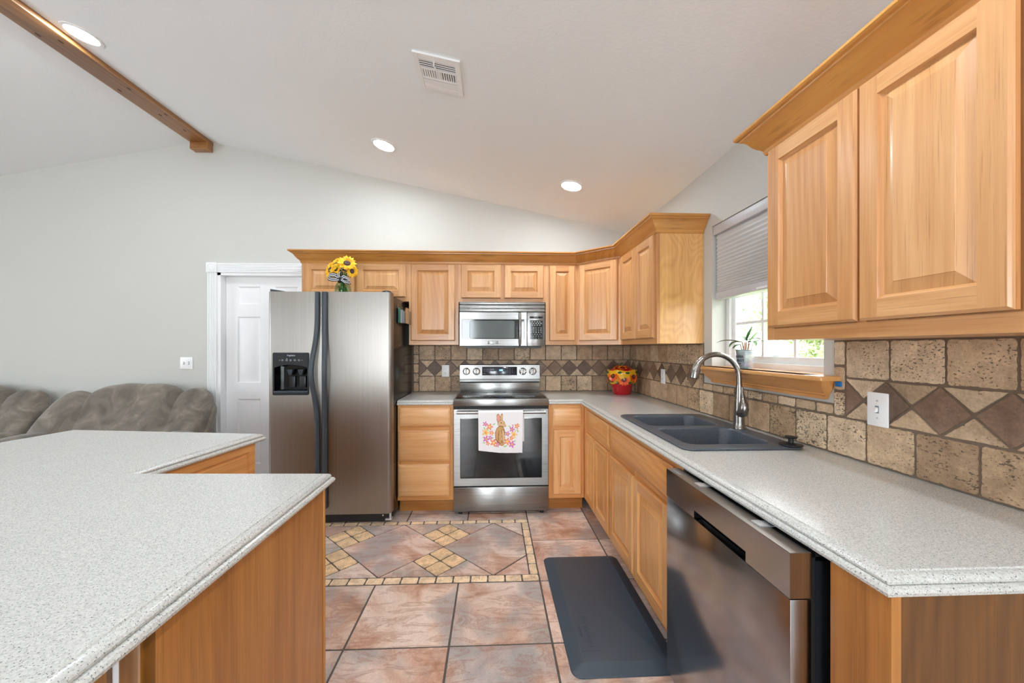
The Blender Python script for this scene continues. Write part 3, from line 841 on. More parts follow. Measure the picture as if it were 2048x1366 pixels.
countertop('countertop', 'short speckled countertop between refrigerator and range', [(-.764, YB-.002), (-.764, YC), (-.319, YC), (-.319, YB-.002)], [0, 1, 0, 0])
hole = [(SX0+.02, SY0+.02), (SX1-.02, SY0+.02), (SX1-.02, SY1-.02), (SX0+.02, SY1-.02)]
countertop('countertop', 'long L-shaped speckled countertop holding the sink under the window', [(.452, YB-.002), (.452, YC), (XC, YC), (XC, .662), (XR-.002, .662), (XR-.002, YB-.002)], [0, 1, 1, 1, 0, 0], hole)
countertop('countertop', 'broad speckled peninsula countertop in the left foreground', [(-.535, .36), (-.535, 1.330), (-1.196, 1.358), (-1.122, 1.952), (-2.165, 2.088), (-2.21, 1.80), (-2.43, .36)], [1]*7)

# peninsula base
t = thing('peninsula_cabinet', 'wood-clad peninsula cabinet under the large left countertop', 'cabinet', (-.9, .96, 0))
def pw(*b): return tuple(v-o for v, o in zip(b, (-.9, -.9, .96, .96, 0, 0)))
def pbox(mb, x0, x1, y0, y1, z0, z1, **k): mb.box(x0+.9, x1+.9, y0-.96, y1-.96, z0, z1, **k)
mb = MB(); pbox(mb, -.578, -.560, .640, 1.293, .0, .875); mb.build('side_panel', M_OAKD, t, 0)
mb = MB(); pbox(mb, -.581, -.556, 1.290, 1.303, .0, .875, bev=.003); mb.build('corner_trim', M_OAKD, t)
mb = MB(); pbox(mb, -1.2, -.578, .66, 1.293, 0, .874); mb.build('carcass', M_OAKD, t, 0)
mb = MB(); pbox(mb, -.593, -.558, .632, .662, 0, .875, bev=.004); mb.build('end_stile', M_VENEER_SHADE, t)  # shade on this camera-facing stile is put into its colour
mb = MB(); pbox(mb, -.613, -.593, .645, .662, 0, .875); mb.build('filler_strip', M_RAIL, t, 0)
mb = MB(); pbox(mb, -1.2, -.613, .636, .662, 0, .875); mb.build('front_panel', M_VENEER_SHADE, t, 0)  # dark colour stands in for shade under the overhang
# far leg: polygon block with a framed panel on its right flank
leg = [(-1.232, 1.30), (-1.165, 1.905), (-2.12, 2.03), (-2.25, 1.0), (-1.6, .7), (-1.2, .7)]
mb = MB(); mb.prism([(x+.9, y-.96) for x, y in leg][::1], 0, .873); mb.build('far_carcass', M_OAKD, t, 0)
a = Vector((-1.232, 1.30)); b = Vector((-1.165, 1.905)); ang = math.atan2(b.y-a.y, b.x-a.x)
xf = Matrix.Translation((a.x+.9, a.y-.96, 0)) @ Matrix.Rotation(ang, 4, 'Z')
Lg = (b-a).length
fp = bpy.data.objects.new('flank_panel', None)
mb = MB()
# local x along the flank, outward = -y
def rgp(i, d): return [(i+.0, d, .1+i), (Lg-i, d, .1+i), (Lg-i, d, .875-i), (i, d, .875-i)]
mb.loft([rgp(0, -.001), rgp(.0, -.018), (rgp(.035, -.018)), rgp(.040, -.011), rgp(.047, -.011), rgp(.052, -.016), rgp(.075, -.018)], True, False, True, grain='x')
for v in mb.bm.verts: v.co = xf @ v.co
mb.build('flank_panel', M_OAKB, t, 20)
bpy.data.objects.remove(fp)

# ------------------------------------------------------------------ backsplash
TANS = [S(206, 180, 150), S(190, 162, 132), S(218, 196, 168), S(178, 150, 122), S(210, 184, 154), S(196, 172, 144)]
DARKS = [S(132, 108, 92), S(120, 99, 85), S(140, 114, 96), S(116, 95, 82), S(128, 108, 96)]
def tcol(pal, lo=.86, hi=1.12):
    c = random.choice(pal); v = random.uniform(lo, hi); return (c[0]*v, c[1]*v, c[2]*v, 1)
ROWS = [(.9165, 1.0645), (1.0665, 1.2155), (1.2175, 1.3605)]
G2 = .0028
def grect(a0, a1, b0, b1, g=G2): return [(a0+g, b0+g), (a1-g, b0+g), (a1-g, b1-g), (a0+g, b1-g)]
def seedp(pits): return (random.random(), pits if pits is not None else random.choice((-.35, -.25, -.1, .1, .35, .6)))
def put(mb, fn, pts, pal, pits=None, jit=.0017, th=.008, lo=.86, hi=1.12):
    mb.tile(pts, fn, th, jit=jit, inset=.0022, step=.009, tint=tcol(pal, lo, hi), mi=1, seed=seedp(pits))
def diamonds(mb, fn, a0, a1, pitch, c0):
    b0, b1 = ROWS[1]; bm_ = (b0+b1)/2; h = (b1-b0)/2-.001; g = .0035
    k0 = int(math.floor((a0-c0)/pitch))-1; k1 = int(math.ceil((a1-c0)/pitch))+1
    def cl(q):
        q = clip(q, a0+G2, a1-G2, b0, b1); return q if len(q) >= 3 else None
    w = pitch/2
    for k in range(k0, k1+1):
        c = c0+k*pitch
        q = cl([(c-w+g*.7, bm_), (c, bm_-h), (c+w-g*.7, bm_), (c, bm_+h)])
        if q: put(mb, fn, q, DARKS, -.6, .0006)
        for sg in (1, -1):
            e = c+w; tri = [(e-w+g*1.6, bm_+sg*h), (e+w-g*1.6, bm_+sg*h), (e, bm_+sg*g*1.6)]
            if sg > 0: tri = tri[::-1]
            q = cl(tri)
            if q: put(mb, fn, q, TANS, None, .0008, lo=.82, hi=1.0)
# back wall
fb = lambda a, b, h: (a, YB-.001-h, b)
mb = MB(); mb.box(-.80, XR-.004, YB-.0055, YB-.0005, .9155, 1.366, mi=0)
xb = -.7105; pit = .1528
for (b0, b1) in (ROWS[0], ROWS[2]):
    k = 0
    while True:
        a0 = xb+k*pit; a1 = min(a0+pit, XR-.006)
        if a0 >= XR-.02: break
        put(mb, fb, grect(a0, a1, b0, b1), TANS); k += 1
diamonds(mb, fb, xb, XR-.006, .1452, xb+.150)
for k in range(5): put(mb, fb, grect(-.765, xb, .9165+k*.0888, .9165+(k+1)*.0888), TANS)
tag(mb.build('tile_backsplash', [M_GROUT, M_TRAV], smooth=30), 'tumbled travertine tile backsplash with diamond band on the range wall', 'backsplash', 'travertine backsplashes')
# right wall (a runs along Y)
frr = lambda a, b, h: (XR-.001-h, a, b)
mb = MB()
mb.box(XR-.0055, XR-.0005, .50, YB-.012, .9155, 1.112, mi=0)
mb.box(XR-.0055, XR-.0005, .50, 1.466, 1.112, 1.366, mi=0); mb.box(XR-.0055, XR-.0005, 2.412, YB-.012, 1.112, 1.366, mi=0)
def row(b0, b1, ys, pits=None, pal=TANS):
    for a0, a1 in zip(ys, ys[1:]): put(mb, frr, grect(a0, a1, b0, b1), pal, pits)
ysb = [.52, .685, .847, 1.009, 1.172, 1.333, 1.497, 1.656, 1.818, 1.977, 2.137, 2.298, 2.456, 2.611, 2.767, 2.925, 3.082, 3.240, 3.398, 3.555, 3.716]
random.seed(21)
row(*ROWS[0], ysb[:7], .25); row(*ROWS[0], ysb[6:])
yst = [.60, .770, .930, 1.089, 1.251, 1.414]; row(*ROWS[2], yst, .2)
row(*ROWS[2], [2.460, 2.611, 2.767, 2.925, 3.082, 3.240, 3.398, 3.555, 3.716])
diamonds(mb, frr, .60, 1.414, .1600, .9415); diamonds(mb, frr, 2.460, 3.716, .1565, 2.548)
for k in range(3): put(mb, frr, grect(1.416, 1.466, 1.0665+k*.098, 1.0665+(k+1)*.098), TANS)
for k in range(3): put(mb, frr, grect(2.412, 2.460, 1.0665+k*.098, 1.0665+(k+1)*.098), TANS)
yss = [1.466, 1.550, 1.658, 1.766, 1.872, 1.979, 2.090, 2.196, 2.305, 2.412]; row(1.0665, 1.110, yss)
random.seed(5)
tag(mb.build('tile_backsplash', [M_GROUT, M_TRAV], smooth=30), 'tumbled travertine tile backsplash running along the sink and window wall', 'backsplash', 'travertine backsplashes')

# ------------------------------------------------------------------ wall plates
def plate(name, label, loc, rotz, w, h, gang, kind, grp='white wall plates'):
    t = thing(name, label, 'outlet' if kind == 'outlet' else 'switch', loc, rotz, grp)
    mb = MB(); mb.box(-w/2, w/2, -.006, 0, -h/2, h/2, bev=.003); mb.build('face_plate', M_PLASTIC, t)
    for g in range(gang):
        x = (g-(gang-1)/2)*.046
        if kind == 'switch':
            mb = MB(); mb.box(x-.006, x+.006, -.0075, -.005, -.0125, .0125); mb.build('switch_slot', M_DIMPRINT, t, 0)
            mb = MB(); mb.loft([[(x-.0045, -.007, -.008), (x+.0045, -.007, -.008), (x+.0045, -.007, .008), (x-.0045, -.007, .008)], [(x-.004, -.019, -.010), (x+.004, -.019, -.010), (x+.004, -.018, -.002), (x-.004, -.018, -.002)]], True, True, True); mb.build('toggle', M_PLASTIC, t, 0)
            for s in (-1, 1):
                mb = MB(); mb.cyl((x, -.0055, s*.030), (x, -.0072, s*.030), .0032, seg=12); mb.build('screw', M_BRACKET, t)
        else:
            for s in (-1, 1):
                mb = MB(); z = s*.0195
                mb.loft([[(x+.0165*math.cos(2*PI*i/24), -.0055-d, z+max(-.0125, min(.0125, .0165*math.sin(2*PI*i/24)))) for i in range(24)] for d in (0, .0022)], True, False, True)
                sk = mb.build('socket', M_PLASTIC, t)
                mb = MB()
                mb.box(x-.0075, x-.0055, -.0083, -.0072, z-.001, z+.008); mb.box(x+.0055, x+.0075, -.0083, -.0072, z, z+.007)
                mb.cyl((x, -.0072, z-.007), (x, -.0083, z-.007), .0024, seg=10); mb.build('slots', M_DARK, sk, 0)
            mb = MB(); mb.cyl((x, -.0055, 0), (x, -.0072, 0), .003, seg=12); mb.build('screw', M_BRACKET, t)
    return t
plate('light_switch', 'white two-gang switch plate on the plain wall left of the door', (-2.873, YB-.001, 1.192), 0, .114, .114, 2, 'switch')
plate('wall_outlet', 'white duplex outlet on the backsplash left of the range', (-.456, YB-.009, 1.114), 0, .072, .114, 1, 'outlet')
plate('wall_outlet', 'white outlet plate on the diamond tiles between red pot and faucet', (XR-.009, 2.985, 1.110), R(-90), .072, .114, 1, 'outlet')
plate('light_switch', 'white single toggle switch plate on the near right backsplash', (XR-.009, 1.287, 1.117), R(-90), .074, .118, 1, 'switch')

# ------------------------------------------------------------------ refrigerator (side by side)
f = thing('refrigerator', 'stainless side-by-side refrigerator with black curved handles', 'refrigerator', (-1.22, 2.93, 0))
FX = -1.22; FY = 2.93
xl, xs, xr = -1.676-FX, -1.279-FX, -.766-FX
mb = MB(); mb.box(xl+.006, xr-.004, .075, .74, .03, 1.735, bev=.004); mb.build('body', M_BLACKSIDE, f)
mb = MB(); mb.box(xl+.01, xr-.02, .045, .09, .012, .083); mb.build('base_grille', M_BLACK, f, 0)
def door_outline(x0, x1, rl, rr, D=.068):
    pts = [(x0, D)]
    def arc(cx, cy, r, a0, a1): return [(cx+r*math.cos(R(a0+(a1-a0)*i/8)), cy+r*math.sin(R(a0+(a1-a0)*i/8))) for i in range(9)]
    pts += arc(x0+rl, rl, rl, 180, 270) if rl > .002 else [(x0, 0)]
    pts += arc(x1-rr, rr, rr, 270, 360) if rr > .002 else [(x1, 0)]
    pts.append((x1, D)); return pts
Z0, Z1 = .085, 1.755
dx0, dx1, dz0, dz1 = -1.637-FX, -1.372-FX, .982, 1.300
mb = MB()
mb.prism(door_outline(xl, xs, .026, .006), Z0, dz0); mb.prism(door_outline(xl, xs, .026, .006), dz1, Z1)
mb.prism(door_outline(xl, dx0+.004, .026, 0), dz0, dz1); mb.prism(door_outline(dx1-.004, xs, 0, .006), dz0, dz1)
mb.box(dx0, dx1, .06, .068, dz0, dz1)
ld = mb.build('freezer_door', M_STEELF, f, 30)
mb = MB(); mb.prism(door_outline(xs+.010, xr, .006, .030), Z0, Z1); rd = mb.build('fridge_door', M_STEELF, f, 30)
mb = MB(); mb.box(xs-.004, xs+.014, .012, .07, Z0, Z1); mb.build('door_gasket', M_DARK, f, 0)
# handles: tall black bars bowing outward
def fhandle(x, side, parent):
    rows = []
    for i in range(61):
        t = i/60; z = .14+t*(1.752-.14)
        b = math.exp(-((z-1.155)/.21)**2)           # bow around mid height
        y = -.014-.058*b
        xx = x+side*.020*b
        w, d = .0185, .0155
        rows.append([(xx+w*math.cos(2*PI*j/16), y+d*math.sin(2*PI*j/16)*(1 if math.sin(2*PI*j/16) < 0 else .9), z) for j in range(16)])
    mb = MB(); mb.loft(rows, True, True, True); h = mb.build('handle', M_HANDLE, parent, 40)
    return h
fhandle(-1.306-FX, -1, ld); fhandle(-1.2515-FX, 1, rd)
# dispenser
mb = MB(); bz = .010
def ring_rect(x0, x1, z0, z1, y, r=.012):
    pts = []
    for cx, cz_, a0 in ((x1-r, z1-r, 0), (x0+r, z1-r, 90), (x0+r, z0+r, 180), (x1-r, z0+r, 270)):
        for i in range(5):
            a = R(a0+90*i/4); pts.append((cx+r*math.cos(a), y, cz_+r*math.sin(a)))
    return pts
ix0, ix1, iz0 = dx0+.014, dx1-.010, 1.012
def arch(x): return 1.188+.022*(1-((x-(ix0+ix1)/2)/((ix1-ix0)/2))**2)
# frame built as front plate around the cavity
mb.loft([ring_rect(dx0, dx1, dz0, dz1, .004), ring_rect(dx0, dx1, dz0, dz1, -.006), ring_rect(dx0+.003, dx1-.003, dz0+.003, dz1-.003, -.0085)], True)
m_ = 16
top = [(dx0+.003+(dx1-dx0-.006)*i/m_, dz1-.003) for i in range(m_+1)]
arc_ = [(ix0+(ix1-ix0)*i/m_, arch(ix0+(ix1-ix0)*i/m_)) for i in range(m_+1)]
mb.loft([[(x, -.0088, z) for x, z in top], [(x, -.0088, z) for x, z in arc_]], False)
mb.loft([[(x, -.0088, z) for x, z in arc_], [(x, .062, z+.01) for x, z in arc_]], False)
mb.quad((dx0+.003, -.0088, dz0+.003), (ix0, -.0088, iz0), (ix0, -.0088, 1.188), (dx0+.003, -.0088, dz1-.003))
mb.quad((ix1, -.0088, iz0), (dx1-.003, -.0088, dz0+.003), (dx1-.003, -.0088, dz1-.003), (ix1, -.0088, 1.188))
mb.quad((dx0+.003, -.0088, dz0+.003), (dx1-.003, -.0088, dz0+.003), (ix1, -.0088, iz0), (ix0, -.0088, iz0))
dp = mb.build('dispenser', M_BLACK, ld, 30)
mb = MB()
mb.quad((ix0, -.0088, iz0), (ix0, -.0088, 1.188), (ix0+.012, .058, 1.2), (ix0+.012, .058, iz0)); mb.quad((ix1, -.0088, iz0), (ix1-.012, .058, iz0), (ix1-.012, .058, 1.2), (ix1, -.0088, 1.188))
mb.quad((ix0+.012, .058, iz0), (ix0+.012, .058, 1.22), (ix1-.012, .058, 1.22), (ix1-.012, .058, iz0)); mb.build('cavity', M_BLACKGLOSS, dp, 0)
mb = MB(); mb.box(ix0-.004, ix1+.004, -.013, .056, iz0-.012, iz0+.002, bev=.003); mb.build('drip_tray', M_HANDLE, dp)
for x in (-1.520-FX, -1.442-FX):
    mb = MB(); mb.loft([[(x-.020, .010, 1.172), (x+.020, .010, 1.172), (x+.020, .04, 1.172), (x-.020, .04, 1.172)], [(x-.018, .012, 1.155), (x+.016, .012, 1.158), (x+.016, .04, 1.158), (x-.018, .04, 1.155)], [(x-.012, .024, 1.128), (x+.006, .024, 1.132), (x+.006, .036, 1.132), (x-.012, .036, 1.128)]], True, True, True)
    mb.build('spout', M_HANDLE, dp, 20)
    mb = MB(); mb.box(x-.022, x+.022, .044, .052, 1.035, 1.120, bev=.004); mb.build('paddle', M_BLACK, dp)
for i, x in enumerate((-1.563, -1.532, -1.504, -1.473, -1.443)):
    x -= FX
    mb = MB(); r = .0072 if i else .0065
    mb.loft([[(x+q*math.cos(2*PI*j/20), -.0092-d, 1.243+q*math.sin(2*PI*j/20)) for j in range(20)] for q, d in ((r, 0), (r, .0006), (r*.80, .0006), (r*.80, 0))], True)
    mb.box(x-.003, x+.003, -.0099, -.009, 1.2415, 1.2440); mb.build('button', M_GREYPRINT, dp)
mb = MB(); mb.box(-1.5325-FX, -1.5295-FX, -.0098, -.009, 1.2535, 1.2565); mb.build('indicator_light', M_GREENLED, dp, 0)
text('lettering', 'Frigidaire', .0155, M_GREYPRINT, dp, at(-1.5-FX, -.0092, 1.278) @ FRONT, bold=.0004)
text('lettering', 'light', .007, M_GREYPRINT, dp, at(-1.583-FX, -.0092, 1.243) @ FRONT)
text('lettering', 'lock', .007, M_GREYPRINT, dp, at(-1.421-FX, -.0092, 1.243) @ FRONT)
# hinge covers, foot hinge
mb = MB(); mb.loft([[(xl+.002, .03, 1.755), (xl+.002, .10, 1.755), (xl+.03, .10, 1.757), (xl+.03, .03, 1.757)], [(xl+.002, .03, 1.778), (xl+.002, .11, 1.775), (xl+.10, .10, 1.766), (xl+.09, .04, 1.765)]], True, True, True); mb.build('hinge_cover', M_HANDLE, f, 20)
mb = MB(); mb.sphere((xr-.052, .07, 1.752), .042, 18, (1, 1.2, .65)); mb.build('hinge_cover', M_BLACK, f)
mb = MB(); mb.box(xr-.055, xr-.008, .030, .075, .02, .034, bev=.003); mb.box(xr-.024, xr-.010, .03, .05, .034, .082, bev=.003); mb.cyl((xr-.075, .043, .055), (xr-.075, .05, .055), .006); mb.build('foot_hinge', M_BRACKET, f)
for x in (xl+.06, xr-.06):
    mb = MB(); mb.cyl((x, .12, 0), (x, .12, .035), .02); mb.build('leveling_foot', M_BLACK, f)

# clear organiser bin hanging on the fridge side
t = thing('organizer_bin', 'clear acrylic bin stuck on the side of the refrigerator', 'bin', (-.7655, 3.10, 1.535))
mb = MB(); w, l, h = .055, .30, .115
mb.box(.001, .003, 0, l, 0, h+.03); mb.box(w, w+.002, 0, l, .0, h); mb.box(.003, w, 0, .002, 0, h); mb.box(.003, w, l-.002, l, 0, h); mb.box(.003, w, .002, l-.002, 0, .002)
mb.build('shell', M_ACRYL, t, 0)
pc = [S(96, 150, 130), S(190, 200, 205), S(160, 170, 190), S(214, 178, 160), S(206, 160, 110)]
for i, (y0, y1, z1, c, lab) in enumerate([(.01, .06, .125, pc[0], 'green paper packet at the front of the clear bin'), (.05, .12, .112, pc[1], 'pale grey paper packet behind the green packet in the bin'), (.11, .17, .105, pc[2], 'bluish paper packet in the middle of the clear bin'), (.16, .26, .11, pc[3], 'pink paper packet at the far end of the clear bin'), (.13, .22, .135, pc[4], 'tall tan card sticking up from the clear bin')]):
    mb = MB(); x0 = .008+.008*i; mb.box(x0, x0+.005, y0, y1, .003, z1, tint=c)
    o = mb.build('paper_packet', M_PAPER, None, 0); o.location = (-.7655, 3.10, 1.535); tag(o, lab, 'packet', 'packets in the bin')

# ------------------------------------------------------------------ range
g = thing('range', 'stainless electric range with glass oven door and rear controls', 'stove', (.066, 3.08, 0))
hw = .381
mb = MB(); mb.box(-hw+.002, hw-.002, .045, .635, .03, .905); mb.build('body', M_BLACKSIDE, g, 0)
mb = MB(); mb.box(-hw, hw, -.008, .05, .869, .926, bev=.004); mb.box(-hw, -hw+.012, .05, .60, .905, .9255); mb.box(hw-.012, hw, .05, .60, .905, .9255); mb.build('cooktop_trim', M_STEEL, g)
mb = MB(); mb.box(-hw+.012, hw-.012, .042, .60, .900, .9265, bev=.001); ck = mb.build('glass_cooktop', M_BLACKGLOSS, g)
for x, y, r in ((-.19, .17, .105), (.19, .17, .095), (-.19, .43, .075), (.19, .43, .075), (0, .5, .055)):
    mb = MB(); mb.loft([[(x+q*math.cos(2*PI*i/48), y+q*math.sin(2*PI*i/48), z) for i in range(48)] for q, z in ((r, .9262), (r, .92685), (r-.0025, .92685), (r-.0025, .9262))], True); mb.build('burner_ring', M_DIMPRINT, ck)
mb = MB(); mb.box(-hw+.004, hw-.004, -.0, .05, .846, .870); mb.build('vent_gap', M_DARK, g, 0)
# oven door built as frame with a glass window
mb = MB(); z0, z1, gx0, gx1, gz0, gz1 = .228, .846, -.328, .328, .290, .772
def fr(i, y): return [(-hw+i, y, z0+i), (hw-i, y, z0+i), (hw-i, y, z1-i), (-hw+i, y, z1-i)]
def gw(i, y): return [(gx0+i, y, gz0+i), (gx1-i, y, gz0+i), (gx1-i, y, gz1-i), (gx0+i, y, gz1-i)]
mb.loft([fr(0, .044), fr(0, .003), fr(.003, 0), gw(0, 0), gw(.001, .006)], True, True, False)
od = mb.build('oven_door', M_STEEL, g, 25)
mb = MB(); mb.loft([gw(0.0005, .0045), gw(.004, .004)], True, False, True); mb.build('window', M_BLACKGLOSS, od, 0)
mb = MB(); mb.loft([[(x, -.052+.011*math.cos(2*PI*j/14), .826+.0135*math.sin(2*PI*j/14)) for j in range(14)] for x in (-.352, -.35, .35, .352)], True, True, True)
mb.box(-.340, -.318, -.046, .002, .816, .836, bev=.002); mb.box(.318, .340, -.046, .002, .816, .836, bev=.002); mb.build('handle', M_STEEL, od, 40)
mb = MB(); mb.box(-hw, hw, 0.0, .044, .024, .219, bev=.004); mb.build('storage_drawer', M_STEEL, g)
mb = MB(); mb.box(-hw+.006, hw-.006, .012, .05, .219, .230); mb.build('drawer_gap', M_DARK, g, 0)
for x in (-.33, .33):
    mb = MB(); mb.cyl((x, .03, 0), (x, .03, .03), .016); mb.build('leveling_foot', M_BLACK, g)
# backguard
yb = .573
mb = MB(); mb.box(-.379, .379, yb+.008, .634, .905, 1.004, bev=.003); mb.build('rear_riser', M_STEEL, g)
mb = MB(); mb.box(-.377, .377, yb+.025, .634, 1.003, 1.016); mb.build('riser_gap', M_DARK, g, 0)
mb = MB(); mb.loft([[(-.380, y, z), (.380, y, z)] for y, z in ((.634, 1.016), (yb-.004, 1.016), (yb-.006, 1.036), (yb-.002, 1.041), (yb+.012, 1.172), (yb+.020, 1.178), (.634, 1.178))], False)
for s in (-.380, .380): mb.face([(s, y, z) for y, z in ((.634, 1.016), (yb-.004, 1.016), (yb-.006, 1.036), (yb-.002, 1.041), (yb+.012, 1.172), (yb+.020, 1.178), (.634, 1.178))])
cp_ = mb.build('control_panel', M_STEEL, g, 25)
tl = math.atan(.014/.131)
def pan(x, z, off=.0): return at(x, yb-.002+(z-1.041)*.107-off, z) @ Matrix.Rotation(R(90)-tl, 4, 'X')
mb = MB(); mb.box(-.166, .166, -.040, .040, -.0005, .0012, bev=.0006); o = mb.build('touch_panel', M_NAVYPANEL, cp_); o.matrix_local = pan(-.003, 1.115)
tp = o
text('clock_digits', '1:38', .020, M_BLUELED, tp, at(.012, .008, .0014), bold=.0006)
for s, x, y in (('BAKE  BROIL  CONV', -.112, .017), ('SELF CLEAN  WARM', -.112, .001), ('TIMER', -.148, -.024), ('START', -.03, -.024), ('OFF', .012, -.024), ('CLOCK', .046, -.024)):
    text('key_legend', s, .0095, M_GREYPRINT, tp, at(x, y, .0014))
for i, c in enumerate('123456789'):
    text('key_legend', c, .010, M_GREYPRINT, tp, at(.075+(i % 3)*.024, .020-(i//3)*.015, .0014))
text('key_legend', '0', .010, M_GREYPRINT, tp, at(.099, -.026, .0014))
text('brand_lettering', 'SAMSUNG', .011, M_DIMPRINT, cp_, pan(-.003, 1.058, .0006))
for i, x in enumerate((-.318, -.222, .219, .314)):
    mb = MB(); mb.lathe([(.031, 0), (.033, .003), (.031, .006), (.024, .008), (.024, .020), (.022, .024), (.0005, .024)], seg=28)
    o = mb.build('burner_knob', M_CHROME, cp_); o.matrix_local = pan(x, 1.112)
    mb = MB(); mb.box(-.0075, .0075, -.024, .024, .022, .034, bev=.003); b2 = mb.build('knob_grip', M_STEEL, o)
    mb = MB(); mb.lathe([(.0335, .0005), (.0355, .002), (.0335, .0035)], seg=28); mb.build('knob_ring', M_BLACK, o)
    if i == 2: b2.rotation_euler = (0, 0, R(-14))

# towel over the oven handle
def towel():
    ax0, ax1 = -.115, .236; HY, HZ = 3.08-.052, .826
    W_, n = ax1-ax0, 140
    path = [(.019, -.255+.0-.0), (.018, -.13), (.016, -.03)]
    prof = []                                            # (dy, dz) cross-section, back to front
    for i in range(26): prof.append((.0165, -.235+.235*i/25))
    for i in range(1, 13):
        a = PI*i/12; prof.append((.0165*math.cos(a), .0165*math.sin(a)))
    mfront = 118; LF = .292
    for i in range(1, mfront+1): prof.append((-.0165-.004*i/mfront, -LF*i/mfront))
    bunny = []
    def E(cx, cy, rx, ry, rot, col): bunny.append((cx, cy, rx, ry, math.cos(R(rot)), math.sin(R(rot)), col))
    tan, lt, dk, pk = S(206, 160, 108), S(222, 186, 140), S(128, 82, 48), S(232, 160, 160)
    fl = [(430, 880, 26, 'm'), (485, 912, 34, 'o'), (510, 985, 26, 'o'), (435, 985, 40, 'y'), (440, 1065, 34, 'm'), (492, 1042, 22, 'm'), (535, 1100, 38, 'o'), (462, 1115, 22, 'o'), (583, 1122, 22, 'm'), (770, 940, 28, 'm'), (830, 903, 26, 'o'), (715, 990, 26, 'm'), (795, 1000, 36, 'y'), (765, 1042, 24, 'o'), (712, 1080, 36, 'o'), (772, 1115, 34, 'm'), (778, 893, 10, 'm')]
    fc = {'m': (S(214, 120, 190), S(240, 200, 90)), 'o': (S(240, 150, 120), S(250, 215, 130)), 'y': (S(244, 206, 140), S(240, 170, 90))}
    lv = [(455, 945, 22, 9, 40), (540, 880, 18, 8, -30), (560, 1140, 22, 8, 10), (420, 935, 20, 8, 70), (690, 1135, 26, 9, -15), (840, 955, 22, 8, 60), (800, 1080, 20, 8, -30), (740, 905, 20, 8, 30), (845, 880, 18, 7, 20), (415, 1110, 18, 7, 0), (810, 960, 16, 7, 80), (520, 1050, 18, 7, -50)]
    def inside(px, py, cx, cy, rx, ry, rot):
        c, s = math.cos(R(rot)), math.sin(R(rot)); dx, dy = px-cx, py-cy
        u, v = dx*c+dy*s, -dx*s+dy*c
        return (u/rx)**2+(v/ry)**2
    parts = [(597, 812, 25, 58, -6, tan, pk), (637, 800, 17, 48, 4, tan, lt), (633, 872, 47, 42, 0, lt, None), (672, 892, 26, 18, 25, lt, None), (618, 1000, 66, 104, 6, tan, None), (655, 1020, 28, 80, -4, lt, None), (638, 1112, 36, 22, 10, tan, None)]
    def color(px, py):
        base = S(240, 240, 242)
        for x, y, rx, ry, ro in lv:
            if inside(px, py, x, y, rx, ry, ro) < 1: base = S(176, 206, 150)
        for x, y, r, k in fl:
            r = r*1.3
            d = math.hypot(px-x, py-y); a = math.atan2(py-y, px-x)
            if d < r*(.74+.26*math.cos(5*a)): base = fc[k][0] if d > r*.28 else fc[k][1]
        for x, y, rx, ry, ro, c, inn in parts:
            q = inside(px, py, x, y, rx, ry, ro)
            if q < 1:
                base = c
                if inn and q < .38: base = inn
                if q > .84: base = dk
        if math.hypot(px-632, py-862) < 8: base = S(50, 34, 26)
        for (xa, ya), (xb_, yb_) in (((600, 960), (590, 1090)), ((640, 960), (650, 1090)), ((555, 1060), (620, 1110))):
            t = max(0, min(1, ((px-xa)*(xb_-xa)+(py-ya)*(yb_-ya))/((xb_-xa)**2+(yb_-ya)**2)))
            if math.hypot(px-xa-t*(xb_-xa), py-ya-t*(yb_-ya)) < 3.4: base = dk
        return base
    mb = MB(); bm_ = mb.bm; grid_ = []
    for i, (dy, dz) in enumerate(prof):
        r_ = []
        front = max(0, (i-37)/mfront)
        for j in range(n+1):
            s = j/n; x = ax0+W_*s
            back = i < 26
            wob = .0035*math.sin(s*9+1)*front+.002*math.sin(s*23)*front
            xx = x+(.012 if back else 0)*1.0+(-.006*front if s > .5 else .002*front)
            sag = (-.018*math.sin(PI*min(1, s*1.05))*.5-.022*s)*front if not back else 0
            r_.append(bm_.verts.new((xx, HY+dy-abs(wob)*1.0, HZ+dz+sag)))
        grid_.append(r_)
    for i in range(len(prof)-1):
        for j in range(n):
            fc_ = bm_.faces.new((grid_[i][j], grid_[i][j+1], grid_[i+1][j+1], grid_[i+1][j]))
            if i >= 31:
                px = 345+560*(j+.5)/n; py = 742+470*(max(0, i-36))/mfront
                col = color(px, py)
            else: col = S(238, 238, 240)
            fc_.tag = True
            for l in fc_.loops: l[mb.cl] = col
    mb.recalc = False
    o = mb.build('kitchen_towel', M_CLOTH, smooth=60)
    sm = o.modifiers.new('thickness', 'SOLIDIFY'); sm.thickness = .0016; sm.offset = 0
    tag(o, 'white towel printed with a brown bunny and pink flowers, over the oven handle', 'towel')
towel()

# ------------------------------------------------------------------ over-the-range microwave
g = thing('microwave', 'stainless over-the-range microwave mounted below the wall cabinets', 'microwave', (.082, 3.33, 1.352))
x0, x1, H_ = -.371, .371, .381
mz = lambda p: H_-(p-150)/940*.381
mx = lambda p: x0+(p-100)/1838*.742
mb = MB(); mb.box(x0+.004, x1-.004, .03, .386, .006, H_-.002); mb.build('body', M_BLACKSIDE, g, 0)
mb = MB(); mb.box(x0+.035, x1-.03, .03, .38, -.018, .006); mb.build('underside_vent', M_BLACK, g, 0)
for a, b, c in ((200, 150, .0), (278, 215, .004), (352, 284, 0)):
    mb = MB(); mb.box(x0, x1, c, .034, mz(a), mz(b), bev=.002, grain='x'); mb.build('vent_louver', M_STEEL, g)
mb = MB(); zt = mz(368); gx0, gx1, gz0, gz1 = mx(148), mx(1490), mz(940), mz(520); dxr = mx(1545)
